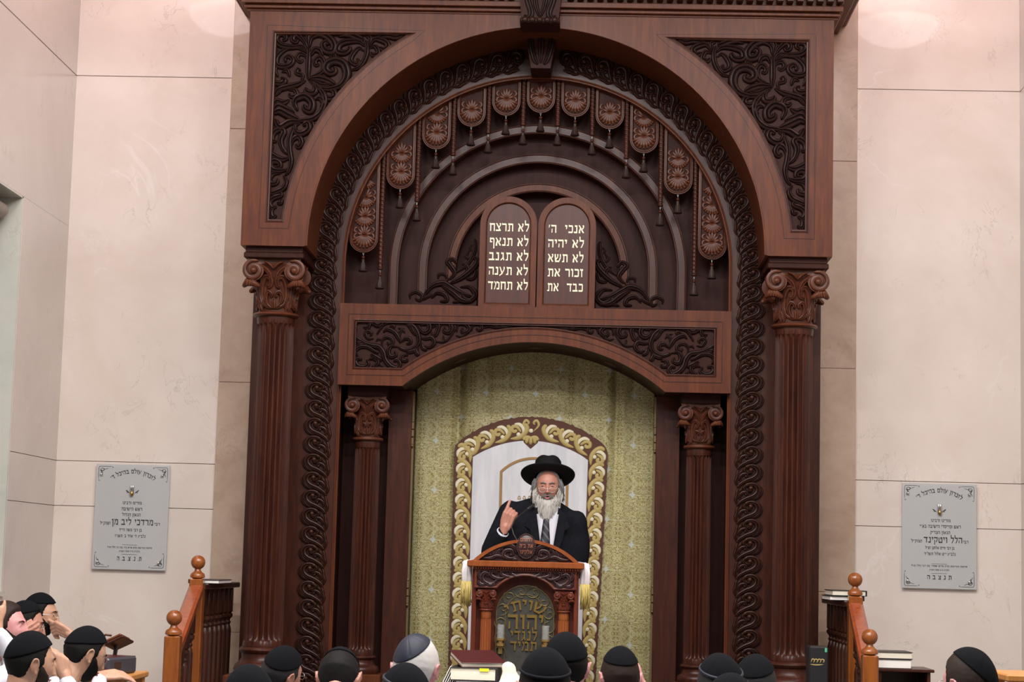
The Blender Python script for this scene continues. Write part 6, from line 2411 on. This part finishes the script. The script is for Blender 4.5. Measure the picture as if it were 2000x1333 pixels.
# beard: a full grey-white core with many hanging locks
rnd = random.Random(4)
mb = MB()
core = shell(lambda d: beard_mask(d) - .22 * smooth01((math.atan2(abs(d.x), d.y) - .40) / .15) * (1 - smooth01((math.atan2(abs(d.x), d.y) - 1.15) / .2)), .010, 90, 70, rough=.0015)
mb.join(core)
def lock(a, b, c, r, m=mb): m.tube([a, a.lerp(b, .5), b, c], [r, r * 1.15, r * .8, r * .18], 6)
for i in range(1150):
    phi = rnd.uniform(-1.5, 1.5)
    zz_ = rnd.uniform(-.98, -.52 if abs(phi) > .45 else -.66)
    if abs(phi) > .85: zz_ = rnd.uniform(-.90, -.42 if abs(phi) < 1.15 else -.05)
    d = Vector((math.sin(phi) * math.sqrt(1 - zz_ ** 2), math.cos(phi) * math.sqrt(1 - zz_ ** 2), zz_))
    a = head_pt(d, .003)
    L = rnd.uniform(.07, .185) * (1.0 - .42 * abs(phi) / 1.5)
    out_ = rnd.uniform(.0, .42)
    pts = [a]
    wv, ph = rnd.uniform(.002, .006), rnd.uniform(0, 6)
    for q in range(1, 6):
        t = q / 5
        pts.append(a + Vector((a.x * out_ * math.sin(t * 2.2) - a.x * .22 * t * t + wv * math.sin(ph + t * 7), .026 * math.sin(t * 2.4) + wv * math.cos(ph + t * 6) * .6, -L * t)))
    r = rnd.uniform(.0018, .0034)
    mb.tube(pts, [r, r * 1.2, r * 1.2, r, r * .7, r * .15], 5, False)
mb.ball((0, .066, -.145), (.062, .034, .075), 20, 12)
o = A('beard', M['hairbeard'], mb, sp, True); o.data.transform(HM)
# moustache
mb = MB()
for s in (-1, 1):
    for q in range(26):
        x0 = rnd.uniform(.001, .018) * s
        a = Vector((x0, .100 - abs(x0) * .35, -.0475 + rnd.uniform(-.003, .003)))
        b = a + Vector((s * rnd.uniform(.008, .018), -.006, -rnd.uniform(.008, .018)))
        c = b + Vector((s * rnd.uniform(.004, .012), -.006, -rnd.uniform(.008, .020)))
        mb.tube([a, b, c], [.0022, .0028, .0008], 5)
o = A('moustache', M['hairgrey'], mb, sp, True); o.data.transform(HM)
# hair at the sides, hanging past the ears
mb = MB(); mb.join(shell(lambda d: hair_mask(d) - .36 * max(0, d.y), .010, 72, 60, rough=.001))
for s in (-1, 1):
    for q in range(190):
        a = Vector((s * rnd.uniform(.072, .088), rnd.uniform(-.055, .040), rnd.uniform(.0, .055)))
        L = rnd.uniform(.06, .115)
        b = a + Vector((s * rnd.uniform(.004, .020), rnd.uniform(-.01, .006), -L * .6))
        c = b + Vector((s * rnd.uniform(-.008, .016), rnd.uniform(-.012, .01), -L * .45))
        mb.tube([a, a.lerp(b, .5) + Vector((s * .004, 0, 0)), b, c], [.002, .0028, .0028, .0006], 5, False)
o = A('hair', M['hairgrey'], mb, sp, True); o.data.transform(HM)
# hat: stiff round brim tilted back, pinched crown, ribbon
HT = HM @ Matrix.Translation((.002, -.020, .062)) @ Matrix.Rotation(math.radians(29), 4, 'X')
mb = MB()
seg = 64
prof = [(.084, .0), (.10, -.003), (.14, -.004), (.170, .001), (.178, .006), (.181, .010), (.178, .013), (.168, .009), (.14, .005), (.100, .006), (.0935, .012), (.0925, .035), (.090, .085), (.087, .112), (.077, .128), (.055, .134), (.02, .128), (.001, .126)]
vs, fs = [], []
for i, (r, z) in enumerate(prof):
    for k in range(seg):
        a = 2 * PI * k / seg
        rx, ry = r, r * (1.12 if r < .11 else 1.05 - .03 * (r - .11) / .07)
        zz_ = z
        if r > .12: zz_ += .012 * (abs(math.cos(a)) ** 2) * (r - .1) / .08
        if z > .09: zz_ -= .012 * math.exp(-(rx * math.cos(a) / .025) ** 2)
        vs.append((rx * math.cos(a), ry * math.sin(a), zz_))
for i in range(len(prof) - 1):
    for k in range(seg): fs.append((i * seg + k, i * seg + (k + 1) % seg, (i + 1) * seg + (k + 1) % seg, (i + 1) * seg + k))
fs.append(tuple((len(prof) - 1) * seg + k for k in range(seg)))
mb.add(vs, fs)
ho = A('hat', M['felt'], mb, sp, True); ho.data.transform(HT)
mb = MB(); vs, fs = [], []
for r, z in ((.0945, .008), (.0955, .012), (.0945, .042), (.0925, .044)):
    for k in range(seg):
        a = 2 * PI * k / seg; vs.append((r * math.cos(a), r * 1.12 * math.sin(a), z))
for i in range(3):
    for k in range(seg): fs.append((i * seg + k, i * seg + (k + 1) % seg, (i + 1) * seg + (k + 1) % seg, (i + 1) * seg + k))
mb.add(vs, fs); q = A('hat_ribbon', M['navy'], mb, ho, True); q.data.transform(HT)

# ------------------------------------------------------------ desk, books and stand beside the reading man
dk = thing('desk', 'orange wooden desk by the window-side readers', 'desk', (at(232, 1325, 9.8)[0], 9.8, 0))
dz = at(232, 1316, 9.8)[1]
dx = dk.location.x
mb = MB(); mb.bbox(dx - .16, 9.58, dz - .03, dx + .09, 10.08, dz, .006); A('desktop', M['desk'], mb, dk)
for ax, ay in ((dx - .14, 9.60), (dx + .03, 9.60), (dx - .14, 10.02), (dx + .03, 10.02)):
    mb = MB(); mb.bbox(ax, ay, 0, ax + .045, ay + .045, dz - .028, .004); A('leg', M['desk'], mb, dk)
bx = at(216, 1312, 9.75)[0]
t = thing('book', 'thick dark striped book with shiny label lying on the orange desk', 'book', (bx - .01, 9.74, dz + .001)); t.rotation_euler = (0, 0, -.25)
mb = MB(); mb.bbox(-.13, -.15, 0, .08, .15, .085, .010); mb.build('cover', M['bookdark'], t, world=False)
mb = MB(); mb.box(-.10, -.151, .062, .07, .151, .0855); mb.box(-.10, -.1515, .03, .07, .1515, .04); mb.build('stripe', M['bookmaroon'], t, world=False)
mb = MB(); mb.box(.0802, -.09, .030, .0812, -.02, .062); mb.build('label', M['chrome'], t, world=False)
# slanted wooden book stand holding an open book
bs = thing('book_stand', 'small slanted brown wooden book stand on the desk beyond the reading man', 'book stand', (at(228, 1290, 9.92)[0], 9.92, dz + .0))
m_ = Matrix.Translation((bs.location.x + .005, 9.92, at(231, 1256, 9.92)[1])) @ Matrix.Rotation(math.radians(-26), 4, 'Y') @ Matrix.Rotation(math.radians(-12), 4, 'X')
mb = MB(); mb.bbox(-.055, -.09, -.010, .055, .09, .004, .005, m_); A('board', M['column'], mb, bs)
mb = MB(); mb.bbox(-.045, -.075, .006, .045, .075, .022, .006, m_); A('open_book', M['carved2'], mb, bs)
mb = MB(); mb.tube([(bs.location.x - .02, 9.92, dz + .01), (bs.location.x - .005, 9.92, at(231, 1256, 9.92)[1] - .012)], .011, 10); mb.lathe([(.07, 0), (.07, .012), (.02, .02)], (bs.location.x - .02, 9.92, dz), 20); A('foot', M['mic'], mb, bs, True)
mb = MB(); mb.tube([m_ @ Vector((-.05, -.06, .01)), m_ @ Vector((-.06, -.06, .035)), m_ @ Vector((-.035, -.06, .05)), m_ @ Vector((-.01, -.06, .035))], .006, 8); A('clip', M['carved2'], mb, bs, True)

# corner of another reading desk at the far wall
rd = thing('desk', 'orange wooden desk corner at the picture edge by the far wall', 'desk', (2.45, 8.2, 0))
rz_ = at(1985, 1319, 8.0)[1]; rx_ = at(1967, 1325, 8.0)[0]
mb = MB(); mb.bbox(rx_, 8.0, rz_ - .03, rx_ + .62, 8.40, rz_, .006); A('desktop', M['desk'], mb, rd)
for ax in (rx_ + .02, rx_ + .555):
    for ay in (8.02, 8.335):
        mb = MB(); mb.bbox(ax, ay, 0, ax + .045, ay + .045, rz_ - .028, .004); A('leg', M['desk'], mb, rd)
# ------------------------------------------------------------ camera
cd = bpy.data.cameras.new('camera')
cam = bpy.data.objects.new('camera', cd)
COL.objects.link(cam)
cd.sensor_width = 36; cd.sensor_fit = 'HORIZONTAL'; cd.lens = F_PX / 2000 * 36
cd.clip_start = .05; cd.clip_end = 100
mw = Matrix((AX_R, -AX_D, -AX_F)).transposed().to_4x4()
cam.matrix_world = Matrix.Translation((CAM_X, 0, CAM_H)) @ mw
scene.camera = cam

# ------------------------------------------------------------ lamps of the hall
def lamp(name, kind, loc, target, power, col, size=1, size_y=None, **k):
    l = bpy.data.lights.new(name, kind)
    l.energy = power; l.color = col
    if kind == 'AREA':
        l.size = size
        if size_y: l.shape = 'RECTANGLE'; l.size_y = size_y
    for a, b in k.items(): setattr(l, a, b)
    o = bpy.data.objects.new(name, l)
    COL.objects.link(o)
    o.location = loc
    o.rotation_euler = (Vector(target) - Vector(loc)).to_track_quat('-Z', 'Y').to_euler()
    return o


# bowl-shaped ceiling lamps, one each side of the ark: the polished marble mirrors them
first = None
for s, wd in ((-1, 'left'), (1, 'right')):
    t = thing('ceiling_lamp', 'round glowing bowl lamp under the ceiling on the %s of the ark' % wd, 'ceiling lamp', (s * 3.15 if s > 0 else -3.0, 10.6, ZT), 'bowl lamps under the ceiling')
    mb = MB(); mb.lathe([(.02, -.26), (.16, -.245), (.28, -.20), (.36, -.12), (.38, -.05)], tuple(t.location), 28)
    mb.build('bowl', emis('bowl_lamp_glow' + wd, (1, .84, .83), 9), t, True)
    mb = MB(); mb.lathe([(.39, -.05), (.40, -.02), (.30, 0)], tuple(t.location), 28); mb.build('rim', M['brass'], t, True)

for i, (x, y) in enumerate(((-2.0, 8.2), (0, 8.2), (2.0, 8.2), (-2.0, 5.0), (0, 5.0), (2.0, 5.0))):
    lamp('ceiling_panel', 'AREA', (x, y, 6.55), (x, y + .6, 0), 165, (1, .95, .93), 1.2, .3)
for x in (-2.9, 2.9):
    lamp('wall_washer', 'AREA', (x, 12.4, 6.5), (x * 1.0, 14, 3.8), 20, (1, .66, .64), .8, .3)
lamp('hall_lamps', 'AREA', (0.5, 0.5, 6.4), (0, 13.0, 2.4), 120, (.96, .98, 1), 5, .6)

wd = bpy.data.worlds.new('world'); scene.world = wd; wd.use_nodes = True
bg = wd.node_tree.nodes['Background']
bg.inputs['Color'].default_value = (.80, .86, .95, 1); bg.inputs['Strength'].default_value = .03
scene.view_settings.view_transform = 'Standard'
scene.view_settings.look = 'None'
scene.view_settings.gamma = 1
scene.view_settings.exposure = 0
